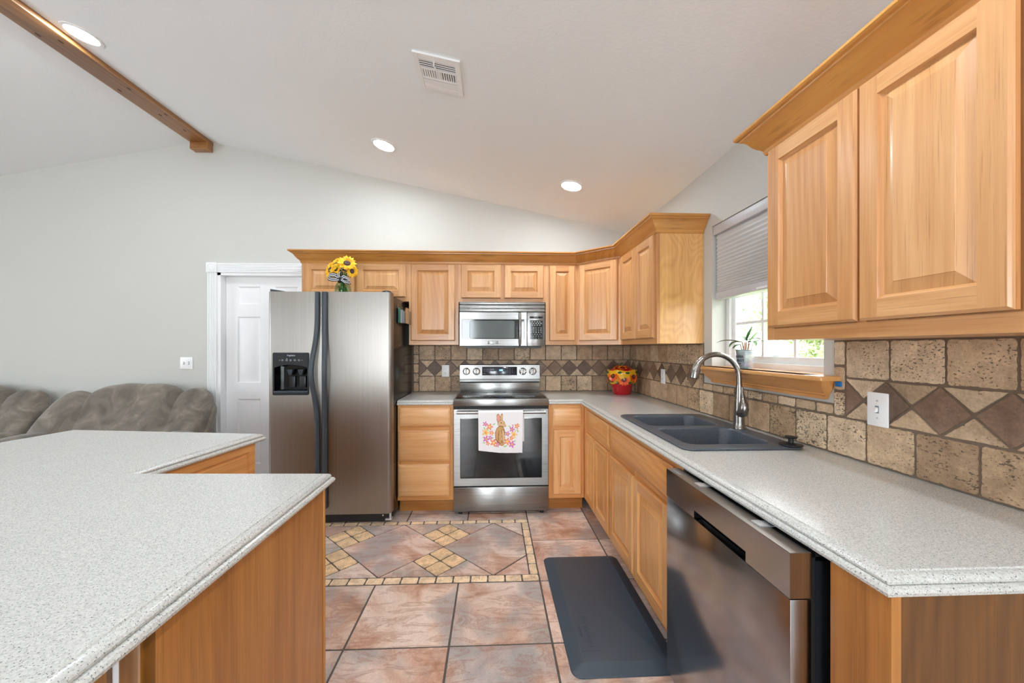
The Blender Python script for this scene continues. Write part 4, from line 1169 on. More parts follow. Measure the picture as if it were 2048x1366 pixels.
def q4(a, b, c, d, y): return [(a, y, c), (b, y, c), (b, y, d), (a, y, d)]
mb.loft([q4(x0, dxr, 0, zt, .034), q4(x0, dxr, 0, zt, .002), q4(x0+.002, dxr-.002, .002, zt-.002, 0), q4(gx0, gx1, gz0, gz1, 0), q4(gx0+.001, gx1-.001, gz0+.001, gz1-.001, .003)], True, True)
md = mb.build('door', M_STEEL, g, 25)
mb = MB(); mb.loft([ring_rect(gx0-.0005, gx1+.0005, gz0-.0005, gz1+.0005, .002, .004), ring_rect(gx0+.003, gx1-.003, gz0+.003, gz1-.003, .0018, .004)], True, False, True); wn_ = mb.build('door_glass', M_BLACKGLOSS, md, 0)
mb = MB(); mb.loft([ring_rect(mx(318), mx(1282), mz(925), mz(550), .0016, .013), ring_rect(mx(324), mx(1276), mz(920), mz(555), .0010, .013)], True, False, True); mb.build('viewing_window', M_MWGLASS, wn_, 0)
hx = mx(1393); mb = MB()
mb.tube([(hx, .002, mz(1078)), (hx, -.020, mz(1050)), (hx, -.034, mz(930)), (hx, -.040, mz(730)), (hx, -.034, mz(520)), (hx, -.020, mz(405)), (hx, .002, mz(378))], [.009, .0105, .011, .011, .011, .0105, .009], 14); mb.build('handle', M_STEEL, md, 40)
mb = MB(); mb.box(mx(705), mx(930), -.003, .001, mz(1050), mz(985), bev=.001); bd = mb.build('badge', M_STEEL, md)
text('brand_lettering', 'FRIGIDAIRE', .0115, M_DIMPRINT, bd, at(mx(817), -.0032, mz(1018)) @ FRONT)
mb = MB(); mb.box(mx(1552), x1, 0, .034, 0, zt, bev=.002); cpn = mb.build('control_panel', M_STEEL, g)
mb = MB(); mb.box(mx(1605), mx(1892), -.0012, .001, mz(497), mz(455)); dsp = mb.build('display', M_BLACKGLOSS, cpn, 0)
mb = MB(); mb.box(mx(1690), mx(1795), -.0016, -.001, mz(488), mz(464)); mb.build('display_segment', M_MWGLASS, dsp, 0)
mb = MB(); mb.box(mx(1605), mx(1890), -.0012, .001, mz(945), mz(540)); kp = mb.build('keypad', M_BLACKGLOSS, cpn, 0)
for row_, (py, xs_) in enumerate([(572, (1663, 1716, 1770, 1824)), (606, (1635, 1690, 1743, 1797, 1850)), (641, (1663, 1716, 1770, 1824)), (705, (1635, 1690, 1743, 1797, 1850)), (750, (1635, 1690, 1743, 1797, 1850)), (797, (1635, 1690, 1743, 1797, 1850)), (843, (1663, 1716, 1770, 1824)), (880, (1635, 1690, 1743, 1797, 1850)), (925, (1690, 1743, 1797))]):
    for k, px in enumerate(xs_):
        if row_ in (4, 5): text('key', str((k+1+5*(row_-4)) % 10), .0135, M_GREYPRINT, kp, at(mx(px), -.0016, mz(py)) @ FRONT, bold=.0004)
        else:
            mb = MB(); r = .0052 if row_ < 3 else .0034; cx, cz_ = mx(px), mz(py)
            mb.face([(cx+r*1.1*math.cos(2*PI*j/12), -.0016, cz_+r*.8*math.sin(2*PI*j/12)) for j in range(12)]); mb.build('key', M_GREYPRINT, kp, 0)

# ------------------------------------------------------------------ sink
def rrect(x0, x1, y0, y1, r, n=6):
    pts = []
    rr = r if hasattr(r, '__len__') else (r,)*4
    for (cx, cy, a0), q in zip(((x1, y1, 0), (x0, y1, 90), (x0, y0, 180), (x1, y0, 270)), rr):
        sx = -1 if a0 in (0, 270) else 1; sy = -1 if a0 in (0, 90) else 1
        for i in range(n+1):
            a = R(a0+90*i/n); pts.append((cx+sx*q+q*math.cos(a), cy+sy*q+q*math.sin(a)))
    return pts
g = thing('kitchen_sink', 'dark blue-grey composite double-bowl sink set into the counter', 'sink', (1.03, 1.93, .914))
OX, OY = 1.03, 1.93
o_ = lambda pts, z: [(x-OX, y-OY, z) for x, y in pts]
mb = MB()
outer = lambda i: rrect(SX0+i, SX1-i, SY0+i, SY1-i, .045-i*.5, 6)
B1 = (.822, 1.205, 1.588, 1.925); B2 = (.822, 1.205, 1.975, 2.283)
mb.loft([o_(outer(.003), .0005), o_(outer(0), .004), o_(outer(.002), .0085), o_(outer(.008), .0105), o_(outer(.014), .0105)], True)
# deck with two openings
vo = [mb.bm.verts.new(p) for p in o_(outer(.014), .0105)]
hs = []
for b in (B1, B2): hs.append([mb.bm.verts.new(p) for p in o_(rrect(*b, .05), .0105)])
es = [mb.bm.edges.new((p, q)) for r in (vo, *hs) for p, q in zip(r, r[1:]+r[:1])]
bmesh.ops.triangle_fill(mb.bm, use_beauty=True, use_dissolve=False, edges=es); mb.fin('xy')
bmesh.ops.remove_doubles(mb.bm, verts=mb.bm.verts[:], dist=1e-5)
rim = mb.build('rim', M_SINK, g, 40)
for b in (B1, B2):
    mb = MB()
    rr = lambda i, z: o_(rrect(b[0]+i, b[1]-i, b[2]+i, b[3]-i, .05), z)
    mb.loft([rr(0, .0105), rr(.003, .007), rr(.006, 0), rr(.016, -.165), rr(.026, -.182), rr(.05, -.188)], True, False, True)
    mb.recalc = False
    bl = mb.build('bowl', M_SINK, g, 50)
    cx, cy = (b[0]+b[1])/2-OX+.05, (b[2]+b[3])/2-OY
    mb = MB(); mb.lathe([(.045, -.1878), (.043, -.1850), (.030, -.1870), (.001, -.1875)], (cx, cy, 0), 24); mb.build('drain', M_NICKEL, bl)

# faucet
g = thing('kitchen_faucet', 'brushed nickel gooseneck pull-down faucet behind the sink', 'faucet', (1.252, 1.905, .9248))
mb = MB(); mb.lathe([(.030, 0), (.030, .004), (.027, .009), (.0255, .030), (.0235, .10), (.020, .15), (.0165, .19), (.0145, .22)], seg=28, cap1=True); mb.build('body', M_NICKEL, g, 40)
pts = [(0, 0, .20), (0, 0, .245), (-.001, .0, .262)]
cxn, czn, rn = -.114, .262, .113
for i in range(1, 23):
    a = PI*i/24*1.0; pts.append((cxn+rn*math.cos(a), .012*math.sin(a*.5), czn+rn*math.sin(a)))
mb = MB(); mb.tube(pts, .0132, 16); mb.build('neck', M_NICKEL, g, 60)
p0 = Vector(pts[-5]); p1 = Vector(pts[-1])
mb = MB(); d_ = Vector((-.16, 0, -1)).normalized()
hp = [Vector(pts[-6]), Vector(pts[-4]), Vector(pts[-2]), Vector(pts[-1])+d_*.004, Vector(pts[-1])+d_*.022, Vector(pts[-1])+d_*.036]
mb.tube(hp, [.0142, .0165, .0195, .021, .0225, .0215], 18); hd = mb.build('spray_head', M_NICKEL, g, 50)
mb = MB(); q = Vector(pts[-1])+d_*.0362; mb.tube([q, q+d_*.003], [.018, .017], 16); mb.build('nozzle', M_BLACK, hd)
mb = MB(); q = Vector(pts[-1]); mb.tube([q+Vector((.019, 0, .024)), q+Vector((.024, 0, .002)), q+Vector((.021, 0, -.018))], [.004, .006, .004], 10); mb.build('spray_button', M_BLACK, hd)
mb = MB(); mb.tube([(0, -.006, .075), (0, -.030, .085)], [.023, .023], 20); mb.build('valve_hub', M_NICKEL, g, 40)
mb = MB(); mb.tube([(.0, -.030, .070), (.0, -.036, .102), (.001, -.037, .124), (.002, -.030, .150), (.003, -.022, .180), (.004, -.018, .210)], [.019, .0235, .020, .0115, .0080, .0062], 16); mb.build('lever_handle', M_NICKEL, g, 50)

g = thing('sink_stopper', 'black rubber sink stopper lying on the sink rim corner', 'stopper', (1.245, 1.555, .9250))
mb = MB(); mb.lathe([(.001, 0), (.038, 0), (.043, .003), (.042, .006), (.020, .008), (.010, .011), (.009, .030)], seg=28); mb.build('disc', M_RUBBER, g)
mb = MB(); mb.lathe([(.009, .030), (.021, .032), (.023, .035), (.021, .038), (.001, .039)], seg=24); mb.build('knob', M_RUBBER, g)

# ------------------------------------------------------------------ dishwasher (pulled slightly forward of the cabinets)
g = thing('dishwasher', 'dark stainless dishwasher pulled forward under the right counter', 'dishwasher', (.665, 1.14, 0))
y0, y1 = .834-1.14, 1.446-1.14
mb = MB(); mb.box(.066, .60, y0+.012, y1-.012, .03, .845); mb.build('tub', M_BLACK, g, 0)
mb = MB(); mb.box(.050, .064, y0+.004, y1-.004, .09, .858, bev=.002); mb.build('door_liner', M_DARK, g, 0)
mb = MB(); mb.box(.001, .050, y0, y1, .100, .7655, bev=.0015); mb.build('door_panel', M_STEELD, g)
# top band with pocket handle
mb = MB(); zt, zb = .870, .768; ya, yb_ = .985-1.14, 1.245-1.14; zp = .795
out = [(0, zb), (0, zt)]
def bx(*a): mb.box(*a, bev=0)
mb.box(0, .050, y0, ya, zb, zt); mb.box(0, .050, yb_, y1, zb, zt); mb.box(0, .050, ya, yb_, zp, zt); mb.box(.032, .050, ya, yb_, zb, zp)
bmesh.ops.remove_doubles(mb.bm, verts=mb.bm.verts[:], dist=1e-5)
tb = mb.build('control_band', M_STEELD, g, 0)
mb = MB(); mb.quad((.002, ya, zp-.0005), (.031, ya+.01, zp-.004), (.031, yb_-.01, zp-.004), (.002, yb_, zp-.0005)); mb.quad((.031, ya, zb), (.031, yb_, zb), (.031, yb_, zp), (.031, ya, zp)); mb.build('pocket_handle', M_BLACK, tb, 0)
mb = MB(); mb.box(.001, .049, y0+.001, y1-.001, zt, zt+.0012); mb.build('top_strip', M_STEELF, tb, 0)
mb = MB(); mb.box(.010, .022, y1-.075, y1-.025, zt+.0012, zt+.0018); mb.build('label', M_DIMPRINT, tb, 0)
for y in (1.262-1.14, .975-1.14):
    mb = MB(); mb.box(.020, .075, y-.017, y+.017, zt+.0012, zt+.0032); mb.box(.020, .042, y-.017, y+.017, zt+.0032, zt+.0045)
    for x in (.030, .036): mb.cyl((x, y-.004, zt+.0045), (x, y-.004, zt+.005), .0018, seg=8)
    mb.build('mounting_bracket', M_BRACKET, g, 0)
mb = MB(); mb.box(.064, .09, y0+.006, y1-.006, .858, .872); mb.build('top_seal', M_RUBBER, g, 0)
mb = MB(); mb.box(.06, .10, y0+.01, y1-.01, .012, .098); mb.build('toe_plate', M_DARK, g, 0)
for s in (y0+.06, y1-.06):
    mb = MB(); mb.cyl((.2, s, 0), (.2, s, .035), .015); mb.build('leveling_foot', M_BLACK, g)

# ------------------------------------------------------------------ kitchen window, shade, sill
XW = 1.475
mb = MB(); fy0, fy1, fz0, fz1 = WY0, WY1, 1.222, WZ1
def wb(y0, y1, z0, z1, x0=XW-.03, x1=XW+.05, bev=.002): mb.box(x0, x1, y0, y1, z0, z1, bev=bev)
wb(fy0, fy0+.035, fz0, fz1); wb(fy1-.035, fy1, fz0, fz1); wb(fy0, fy1, fz0, fz0+.03, XW-.035); wb(fy0, fy1, fz1-.03, fz1)
win = struct(mb.build('window_1', M_WHITE))
mb = MB(); a0, a1, s = fy0+.035, fy1-.035, .03
for z0, z1, dx in ((fz0+.03, 1.665, 0), (1.64, fz1-.03, .028)):
    mb.box(XW-.012+dx, XW+.012+dx, a0, a0+s, z0, z1, bev=.002); mb.box(XW-.012+dx, XW+.012+dx, a1-s, a1, z0, z1, bev=.002)
    mb.box(XW-.012+dx, XW+.012+dx, a0+s, a1-s, z0, z0+.035, bev=.002); mb.box(XW-.012+dx, XW+.012+dx, a0+s, a1-s, z1-.03, z1, bev=.002)
mb.build('sash', M_WHITE, win)
mb = MB()
for z0, z1, dx in ((fz0+.065, 1.635, 0), (1.675, fz1-.06, .028)):
    for k in (1, 2):
        y = a0+s+(a1-a0-2*s)*k/3; mb.box(XW-.006+dx, XW+.006+dx, y-.008, y+.008, z0, z1)
    z = (1.479 if dx == 0 else (z0+z1)/2); mb.box(XW-.0055+dx, XW+.0055+dx, a0+s, a1-s, z-.008, z+.008)
mb.build('grille', M_WHITE, win, 0)
mb = MB(); mb.box(XW-.002, XW+.002, a0+s, a1-s, fz0+.065, 1.635); mb.box(XW+.026, XW+.030, a0+s, a1-s, 1.675, fz1-.06); mb.build('pane', M_PANE, win, 0)

g = thing('cellular_shade', 'grey pleated cellular shade lowered over the top of the window', 'blind', (1.40, 1.922, 2.083))
by0, by1 = WY0+.006-1.922, WY1-.006-1.922
mb = MB(); mb.box(-.040, .022, by0, by1, -.056, 0, bev=.004); mb.build('head_rail', M_RAIL, g)
mb = MB(); zz = []
z = -.056; i = 0
while z > -.408:
    st = .0250-.0140*min(1, max(0, (-z-.05)/.36)); zz.append((z, -.008 if i % 2 else .0)); z -= st/2*1.15; i += 1
zz.append((-.412, 0))
mb.loft([[(-.010+d-.006, by0+.004, z), (-.010+d-.006, by1-.004, z)] for z, d in zz]+[], False)
mb.loft([[(.018-d, by0+.004, z), (.018-d, by1-.004, z)] for z, d in zz], False)
mb.build('pleated_fabric', M_BLIND, g, 0)
mb = MB(); mb.box(-.026, .022, by0, by1, -.452, -.410, bev=.004); br = mb.build('bottom_rail', M_RAIL, g)
mb = MB(); mb.box(-.032, -.026, -.06, .02, -.446, -.436, bev=.001); mb.build('pull_tab', M_PLASTIC, br)

g = thing('window_sill', 'stained wooden window sill with molded apron behind the faucet', 'sill', (XR, 1.92, 1.20))
mb = MB()
mb.box(-.088, .085, WY0+.004-1.92, WY1-.004-1.92, .002, .022, grain='y', bev=.003)
mb.box(-.090, -.001, 1.433-1.92, 2.375-1.92, .002, .022, grain='y', bev=.006, seg=3); mb.build('board', M_OAKB, g)
mb = MB(); ap = [(-.062, .002), (-.062, -.006), (-.058, -.016), (-.048, -.030), (-.034, -.046), (-.026, -.052), (-.026, -.058), (-.016, -.061), (-.016, -.076), (-.001, -.076), (-.001, .002)]
ya, yb2 = 1.458-1.92, 2.345-1.92
mb.loft([[(x, ya+max(0, (.0-z))*.55+.0, z) for x, z in ap], [(x, yb2-max(0, -z)*.55, z) for x, z in ap]], True, True, True, grain='y'); mb.build('apron', M_OAKB, g, 25)
mb = MB(); mb.box(-.016, -.001, -.012, .012, -.02, -.0005, bev=.002)
o = mb.build('tape_scrap', M_TAPE); o.location = (XR, 1.440, 1.2015); tag(o, 'scrap of blue painter tape at the near end of the window sill', 'tape')

# ------------------------------------------------------------------ potted plant on the sill
PC = (1.352, 2.005, 1.2225)
g = thing('metal_pot', 'small galvanized tin pot with dark lettering on the window sill', 'pot', PC)
mb = MB(); pr0, pr1, ph = .034, .046, .102
mb.lathe([(.001, .001), (pr0-.002, .001), (pr0, .0), (pr0+.0005, .004), (pr1-.001, ph-.004), (pr1+.0012, ph-.002), (pr1+.001, ph), (pr1-.002, ph), (pr1-.006, ph-.02), (.001, ph-.018)], seg=40); mb.build('bucket', M_TIN, g, 40)
def wrap_text(txt, size, z, a_end, parent):
    me = text_mesh(txt, size, .0003, align='RIGHT', bold=.0006); rz = pr0+(pr1-pr0)*z/ph+.0006
    for v in me.vertices:
        a = a_end+v.co.x/rz; zz = z+v.co.y; rr = pr0+(pr1-pr0)*zz/ph+.0006+v.co.z
        v.co = (rr*math.cos(a), rr*math.sin(a), zz)
    me.name = 'lettering'; me.materials.clear(); me.materials.append(simple('navy_print', S(42, 52, 62), .6))
    o = bpy.data.objects.new('lettering', me); COL.objects.link(o); o.parent = parent
view = math.atan2(-PC[1], -PC[0])
wrap_text('FLOWER', .0175, .063, view+R(-10), g); wrap_text('MARKET', .0175, .043, view+R(-7), g); wrap_text('EST. 1902', .0065, .027, view+R(-32), g)
g = thing('orchid_plant', 'small strap-leaved houseplant growing from the tin pot', 'plant', (PC[0], PC[1], PC[2]+.08))
def strap(parent, base, az, el, ln, w, droop, twist=0, c=S(58, 100, 48), name='leaf'):
    mb = MB(); n = 14; p = Vector(base); rows = []
    for i in range(n+1):
        t = i/n; e = el-droop*t*t if droop >= 0 else el-droop*t
        dirv = Vector((math.cos(az)*math.cos(e), math.sin(az)*math.cos(e), math.sin(e)))
        if i: p = p+dirv*ln/n
        ww = w*(math.sin(PI*min(1, .12+t*.88))**.75)*(1 if t < 1 else .02)+.0006
        sd = Vector((-math.sin(az+twist), math.cos(az+twist), 0)); up = dirv.cross(sd).normalized()
        if up.z < 0: up = -up
        rows.append([p-sd*ww+up*ww*.25, p-up*.0003-up*ww*.12, p+sd*ww+up*ww*.25, p+up*.0012-up*ww*.05])
    mb.loft(rows, True, True, True, tint=tuple(x*random.uniform(.85, 1.15) for x in c[:3])+(1,)); return mb.build(name, M_LEAF, parent, 50)
def stem(parent, p0, p1, r, c, name='stem'):
    mb = MB(); q = (Vector(p0)+Vector(p1))/2+Vector((random.uniform(-.004, .004), random.uniform(-.004, .004), 0))
    mb.tube([p0, q, p1], [r, r*.9, r*.8], 8, tint=c); return mb.build(name, M_LEAF, parent)
BR = S(120, 88, 60)
# camera-right is roughly (0.82,-0.55); camera-left (-0.82,0.55)
lft = math.atan2(.60, -.80); rgt = lft+PI
tops = [(-.010, .012, .062), (.004, -.004, .07), (.012, -.010, .06), (-.016, .018, .05)]
for p in tops: stem(g, (p[0]*.5, p[1]*.5, 0), p, .0028, BR)
stem(g, (.014, -.016, 0), (.026, -.030, .062), .0022, BR)
strap(g, tops[0], lft, .25, .125, 0.0128, .75, c=S(70, 118, 66))
strap(g, tops[0], lft-.3, .15, .085, 0.0158, 2.0, c=S(60, 104, 52))
strap(g, tops[1], rgt-.35, 1.15, .085, 0.0165, -.1, c=S(56, 100, 46))
strap(g, tops[1], rgt+.25, .45, .075, 0.0135, 1.2, c=S(72, 126, 58))
strap(g, tops[2], rgt, 1.0, .075, 0.018, .3, c=S(108, 160, 60))
strap(g, tops[2], rgt+.1, .25, .080, 0.0112, .5, c=S(92, 142, 58))
strap(g, tops[3], lft+.4, -.3, .045, 0.015, .9, c=S(58, 100, 50))
strap(g, tops[2], rgt-.9, .3, .07, 0.0135, 1.9, c=S(66, 112, 54))
strap(g, tops[1], lft-.8, .7, .06, 0.015, .9, c=S(62, 108, 54))
mb = MB(); mb.tube([(.010, -.004, 0), (.016, -.010, .055)], .0026, 8, tint=S(214, 136, 62)); mb.build('support_stake', M_LEAF, g)
mb = MB(); mb.tube([(-.006, .0, 0), (-.004, -.004, .060)], .005, 8, tint=S(222, 176, 150)); mb.build('pale_stalk', M_LEAF, g)
mb = MB(); mb.lathe([(.036, -.001), (.02, .003), (.001, .004)], seg=16, tint=S(92, 72, 54), cap1=True); mb.build('potting_mix', M_LEAF, g)

# ------------------------------------------------------------------ sunflower helper
def sunflower(mb, c, nrm, r, cols, ccol, n=18, cup=.25, layers=2, cr=.36):
    nrm = Vector(nrm).normalized(); a = nrm.cross(Vector((0, 0, 1)) if abs(nrm.z) < .9 else Vector((1, 0, 0))).normalized(); b = nrm.cross(a); c = Vector(c)
    for L_ in range(layers):
        for i in range(n):
            th = 2*PI*(i+.5*L_)/n+random.uniform(-.06, .06); u = a*math.cos(th)+b*math.sin(th); v = nrm.cross(u)
            rr = r*random.uniform(.86, 1.06)*(1-.12*L_); w = r*.19; k = cup*(1+.5*L_)
            col = random.choice(cols)
            p = [c+u*r*cr*.8, c+u*rr*.62+v*w+nrm*rr*k*.35, c+u*rr+nrm*rr*k*.2, c+u*rr*.62-v*w+nrm*rr*k*.35]
            m_ = c+u*rr*.62+nrm*rr*(k*.35-.05)
            mb.face([p[0], p[1], m_], tint=col); mb.face([p[1], p[2], m_], tint=tuple(min(1, x*1.1) for x in col[:3])+(1,)); mb.face([m_, p[2], p[3]], tint=col); mb.face([p[0], m_, p[3]], tint=col)
    for q0, q1, h0, h1, cc in ((cr, cr*.66, .02, .10, ccol[0]), (cr*.66, cr*.30, .10, .09, ccol[1]), (cr*.30, .01, .09, .07, ccol[2])):
        mb.loft([[c+(a*math.cos(2*PI*j/16)+b*math.sin(2*PI*j/16))*r*q+nrm*r*h for j in range(16)] for q, h in ((q0, h0), (q1, h1))], True, tint=cc)

# vase of sunflowers on top of the refrigerator
V0 = Vector((-1.186, 3.09, 1.7355))
g = thing('glass_vase', 'round green-tinted glass vase on top of the refrigerator', 'vase', V0)
mb = MB(); mb.lathe([(.001, .002), (.045, .002), (.052, .006), (.060, .030), (.063, .055), (.058, .085), (.045, .110), (.036, .120), (.036, .132), (.039, .138), (.036, .137), (.033, .128), (.042, .108), (.055, .083), (.060, .055), (.057, .030), (.049, .010), (.001, .008)], seg=32); mb.build('glass_body', M_VASE, g, 60)
g = thing('sunflower_bouquet', 'bunch of yellow artificial sunflowers in the vase on the refrigerator', 'flowers', V0)
YEL = [S(250, 200, 30), S(246, 184, 20), S(252, 214, 56), S(238, 168, 16)]
for (x, y, z, nx, ny, nz, r, lab) in ((.045, -.035, .262, .35, -.8, .45, .074, 1), (-.048, -.03, .248, -.5, -.75, .4, .072, 0), (-.092, -.02, .212, -.6, -.75, .15, .066, 0), (.0, -.02, .262, -.1, -.35, .9, .062, 0), (.075, -.01, .205, .8, -.6, -.1, .056, 0), (-.035, -.05, .212, -.3, -.85, .1, .05, 0), (.02, .05, .255, .1, .5, .8, .05, 0)):
    mb = MB(); sunflower(mb, (x, y, z), (nx, ny, nz), r, YEL, (S(70, 50, 40), S(88, 66, 60), S(60, 44, 40)), n=16); mb.build('sunflower', M_PETAL, g, 0)
GRN = [S(60, 110, 40), S(78, 130, 50), S(50, 92, 36)]
mb = MB()
for i in range(46):
    az = random.uniform(0, 2*PI); rr = random.uniform(.01, .06); z = random.uniform(.15, .235)
    c = Vector((rr*math.cos(az), rr*math.sin(az)-.01, z)); u = Vector((math.cos(az), math.sin(az), random.uniform(-.5, .7))).normalized(); v = u.cross(Vector((0, 0, 1))).normalized()
    mb.face([c-u*.02, c+v*.009, c+u*.024, c-v*.009], tint=random.choice(GRN))
mb.build('foliage', M_PETAL, g, 0)
mb = MB()
for i in range(9):
    a = 2*PI*i/9; mb.tube([(.030*math.cos(a), .030*math.sin(a), .014), (.012*math.cos(a+1), .012*math.sin(a+1), .12), (.03*math.cos(a), .03*math.sin(a), .2)], .004, 6, tint=random.choice(GRN))
for i in range(26):
    a = random.uniform(0, 2*PI); rr = random.uniform(.01, .04); c = Vector((rr*math.cos(a), rr*math.sin(a), random.uniform(.02, .09))); u = Vector((math.cos(a*3), math.sin(a*3), .8)).normalized(); v = u.cross(Vector((0, 0, 1))).normalized()
    mb.face([c-u*.012, c+v*.006, c+u*.014, c-v*.006], tint=random.choice(GRN))
mb.build('stems', M_PETAL, g, 0)
g = thing('ribbon_bow', 'black and white striped ribbon bow tied round the vase neck', 'bow', V0)
def ribbon(name, pts, w, wd):
    mb = MB(); pts = [Vector(p) for p in pts]; n = 26; m = 5
    def bz(t):
        k = len(pts)-1; t = t*k; i = min(int(t), k-1); f_ = t-i
        P0, P1, P2, P3 = pts[max(i-1, 0)], pts[i], pts[i+1], pts[min(i+2, k)]
        return .5*((2*P1)+(P2-P0)*f_+(2*P0-5*P1+4*P2-P3)*f_*f_+(3*P1-P0-3*P2+P3)*f_**3)
    rows = [[bz(i/n)+Vector(wd)*(w*(j/m-.5)) for j in range(m+1)] for i in range(n+1)]
    for i in range(n):
        for j in range(m):
            mb.face([rows[i][j], rows[i][j+1], rows[i+1][j+1], rows[i+1][j]], tint=S(30, 34, 42) if (j % 2 == 0) else S(222, 222, 226))
    bmesh.ops.remove_doubles(mb.bm, verts=mb.bm.verts[:], dist=1e-5)
    return mb.build(name, M_PETAL, g, 60)
ribbon('loop', [(0, -.046, .140), (-.04, -.066, .165), (-.082, -.060, .160), (-.088, -.052, .140), (-.05, -.050, .132), (0, -.048, .138)], .034, (.25, -.1, .95))
ribbon('loop', [(0, -.046, .136), (.035, -.070, .150), (.070, -.064, .128), (.074, -.050, .112), (.04, -.052, .116), (0, -.048, .136)], .036, (-.25, -.1, .95))
ribbon('tail', [(.0, -.052, .140), (-.012, -.062, .165), (-.006, -.058, .192)], .030, (.95, 0, .1))
ribbon('tail', [(.0, -.052, .138), (.022, -.066, .122), (.045, -.062, .106)], .026, (.3, 0, .9))
mb = MB(); mb.sphere((0, -.052, .138), .013, 12, tint=S(40, 44, 52)); mb.build('knot', M_PETAL, g)
mb = MB(); mb.lathe([(.0375, .116), (.0385, .122), (.0385, .132), (.0375, .136)], seg=28, tint=S(40, 44, 52)); mb.build('band', M_PETAL, g)

# red ceramic sunflower jar in the corner
g = thing('cookie_jar', 'red ceramic jar with raised sunflowers in the back counter corner', 'jar', (1.172, 3.45, .9145))
RED = S(190, 22, 32); random.seed(11)
mb = MB(); mb.lathe([(.001, .0), (.072, .0), (.078, .004), (.098, .115), (.118, .19), (.112, .215), (.105, .225), (.098, .222), (.095, .16), (.001, .15)], seg=48, tint=RED); mb.build('pot', M_GLAZE, g, 60)
mb = MB(); yl = S(236, 178, 28)
def rp(z): return .098+(.118-.098)*min(1, max(0, (z-.115)/.075))
n = 56
rows = []
for z, ex in ((.100, .004), (.118, .012), (.150, .013), (.190, .012), (.213, .010), (.222, .004), (.218, -.008)):
    rows.append([((rp(z)+ex+.004*math.sin(9*2*PI*j/n+z*40))*math.cos(2*PI*j/n), (rp(z)+ex+.004*math.sin(9*2*PI*j/n+z*40))*math.sin(2*PI*j/n), z+(.006*math.sin(5*2*PI*j/n) if z > .2 or z < .11 else 0)) for j in range(n)])
mb.loft(rows, True, tint=yl); mb.build('floral_relief', M_GLAZE, g, 60)
view = math.atan2(-3.45, -1.172)
OR = [S(230, 84, 22), S(240, 140, 30), S(236, 104, 26), S(216, 52, 26)]
CC = (S(120, 24, 20), S(90, 40, 30), S(150, 110, 60))
for da, z, r in ((-36, .172, .058), (8, .142, .060), (52, .166, .060), (-80, .150, .054), (95, .150, .046), (140, .160, .048), (-125, .165, .048), (180, .150, .046)):
    a = view+R(da); q = rp(z)+.013
    mb = MB(); sunflower(mb, (q*math.cos(a), q*math.sin(a), z), (math.cos(a), math.sin(a), .15), r, OR, CC, n=14, cup=.12, layers=2, cr=.40); mb.build('sunflower', M_GLAZE, g, 0)
DG = S(36, 84, 34)
mb = MB()
for da, z in ((-8, .203), (-50, .120), (38, .112), (22, .200), (70, .205), (-70, .20), (-20, .112), (115, .12)):
    a = view+R(da); q = rp(z)+.018; c = Vector((q*math.cos(a), q*math.sin(a), z)); t = Vector((-math.sin(a), math.cos(a), 0)); nn = Vector((math.cos(a), math.sin(a), 0))
    mb.loft([[c+t*.020*k*math.cos(2*PI*j/10)+Vector((0, 0, 1))*.011*k*math.sin(2*PI*j/10)+nn*h for j in range(10)] for k, h in ((1, -.006), (.8, .003), (.05, .005))], True, False, True, tint=DG)
mb.build('leaves', M_GLAZE, g, 40)
mb = MB(); mb.lathe([(.104, .218), (.092, .228), (.070, .240), (.030, .250), (.001, .252)], seg=40, tint=S(176, 34, 30)); ld_ = mb.build('lid', M_GLAZE, g, 60)
for a in (view-.7, view+.1, view+.9, view+2.5, view+3.7):
    mb = MB(); sunflower(mb, (.066*math.cos(a), .066*math.sin(a), .243), (math.cos(a)*.5, math.sin(a)*.5, 1), .046, OR, CC, n=12, cup=.1, layers=1, cr=.42); mb.build('sunflower', M_GLAZE, ld_, 0)
mb = MB(); mb.tube([(0, 0, .248), (.002, 0, .272)], [.010, .008], 10, tint=DG)
for i in range(5):
    a = 2*PI*i/5; u = Vector((math.cos(a), math.sin(a), .35)); v = Vector((-math.sin(a), math.cos(a), 0)); c = Vector((0, 0, .276))
    mb.face([c, c+u*.014+v*.008, c+u*.028, c+u*.014-v*.008], tint=S(48, 104, 40))
mb.sphere((0, 0, .276), .010, 10, tint=DG); mb.build('lid_knob', M_GLAZE, ld_, 30)

# ------------------------------------------------------------------ floor mat
g = thing('floor_mat', 'charcoal cushioned kitchen mat on the tiles before the sink', 'mat', (.549, 1.98, 0), rotz=R(.3))
mb = MB(); mx0, mx1, my0, my1 = .318-.549, .783-.549, 1.53-1.98, 2.425-1.98
rm = lambda i, z, r: [(x, y, z) for x, y in rrect(mx0+i, mx1-i, my0+i, my1-i, r, 6)]
mb.loft([rm(.001, .0002, .042), rm(0, .003, .042), rm(.003, .006, .040), rm(.055, .0210, .008), rm(.058, .0215, .006)], True, True, True); mt = mb.build('pad', M_MAT, g, 20)
def flat_text(txt, s, x, y, bold=0): text('embossed_lettering', txt, s, M_MAT, mt, at(x, y, .0217) @ Matrix.Rotation(R(-90), 4, 'Z'), .0012, bold=bold)
flat_text('KANGAROO', .034, .433-.549, 1.765-1.98, .0006); flat_text('ORIGINAL', .016, .402-.549, 1.765-1.98)
mb = MB()
for (a0, a1, b0, b1) in ((.384, .3855, 1.645, 1.885), (.4645, .466, 1.645, 1.885), (.384, .466, 1.645, 1.6465), (.384, .466, 1.8835, 1.885)): mb.box(a0-.549, a1-.549, b0-1.98, b1-1.98, .0212, .0221)
mb.build('embossed_border', M_MAT, mt, 0)

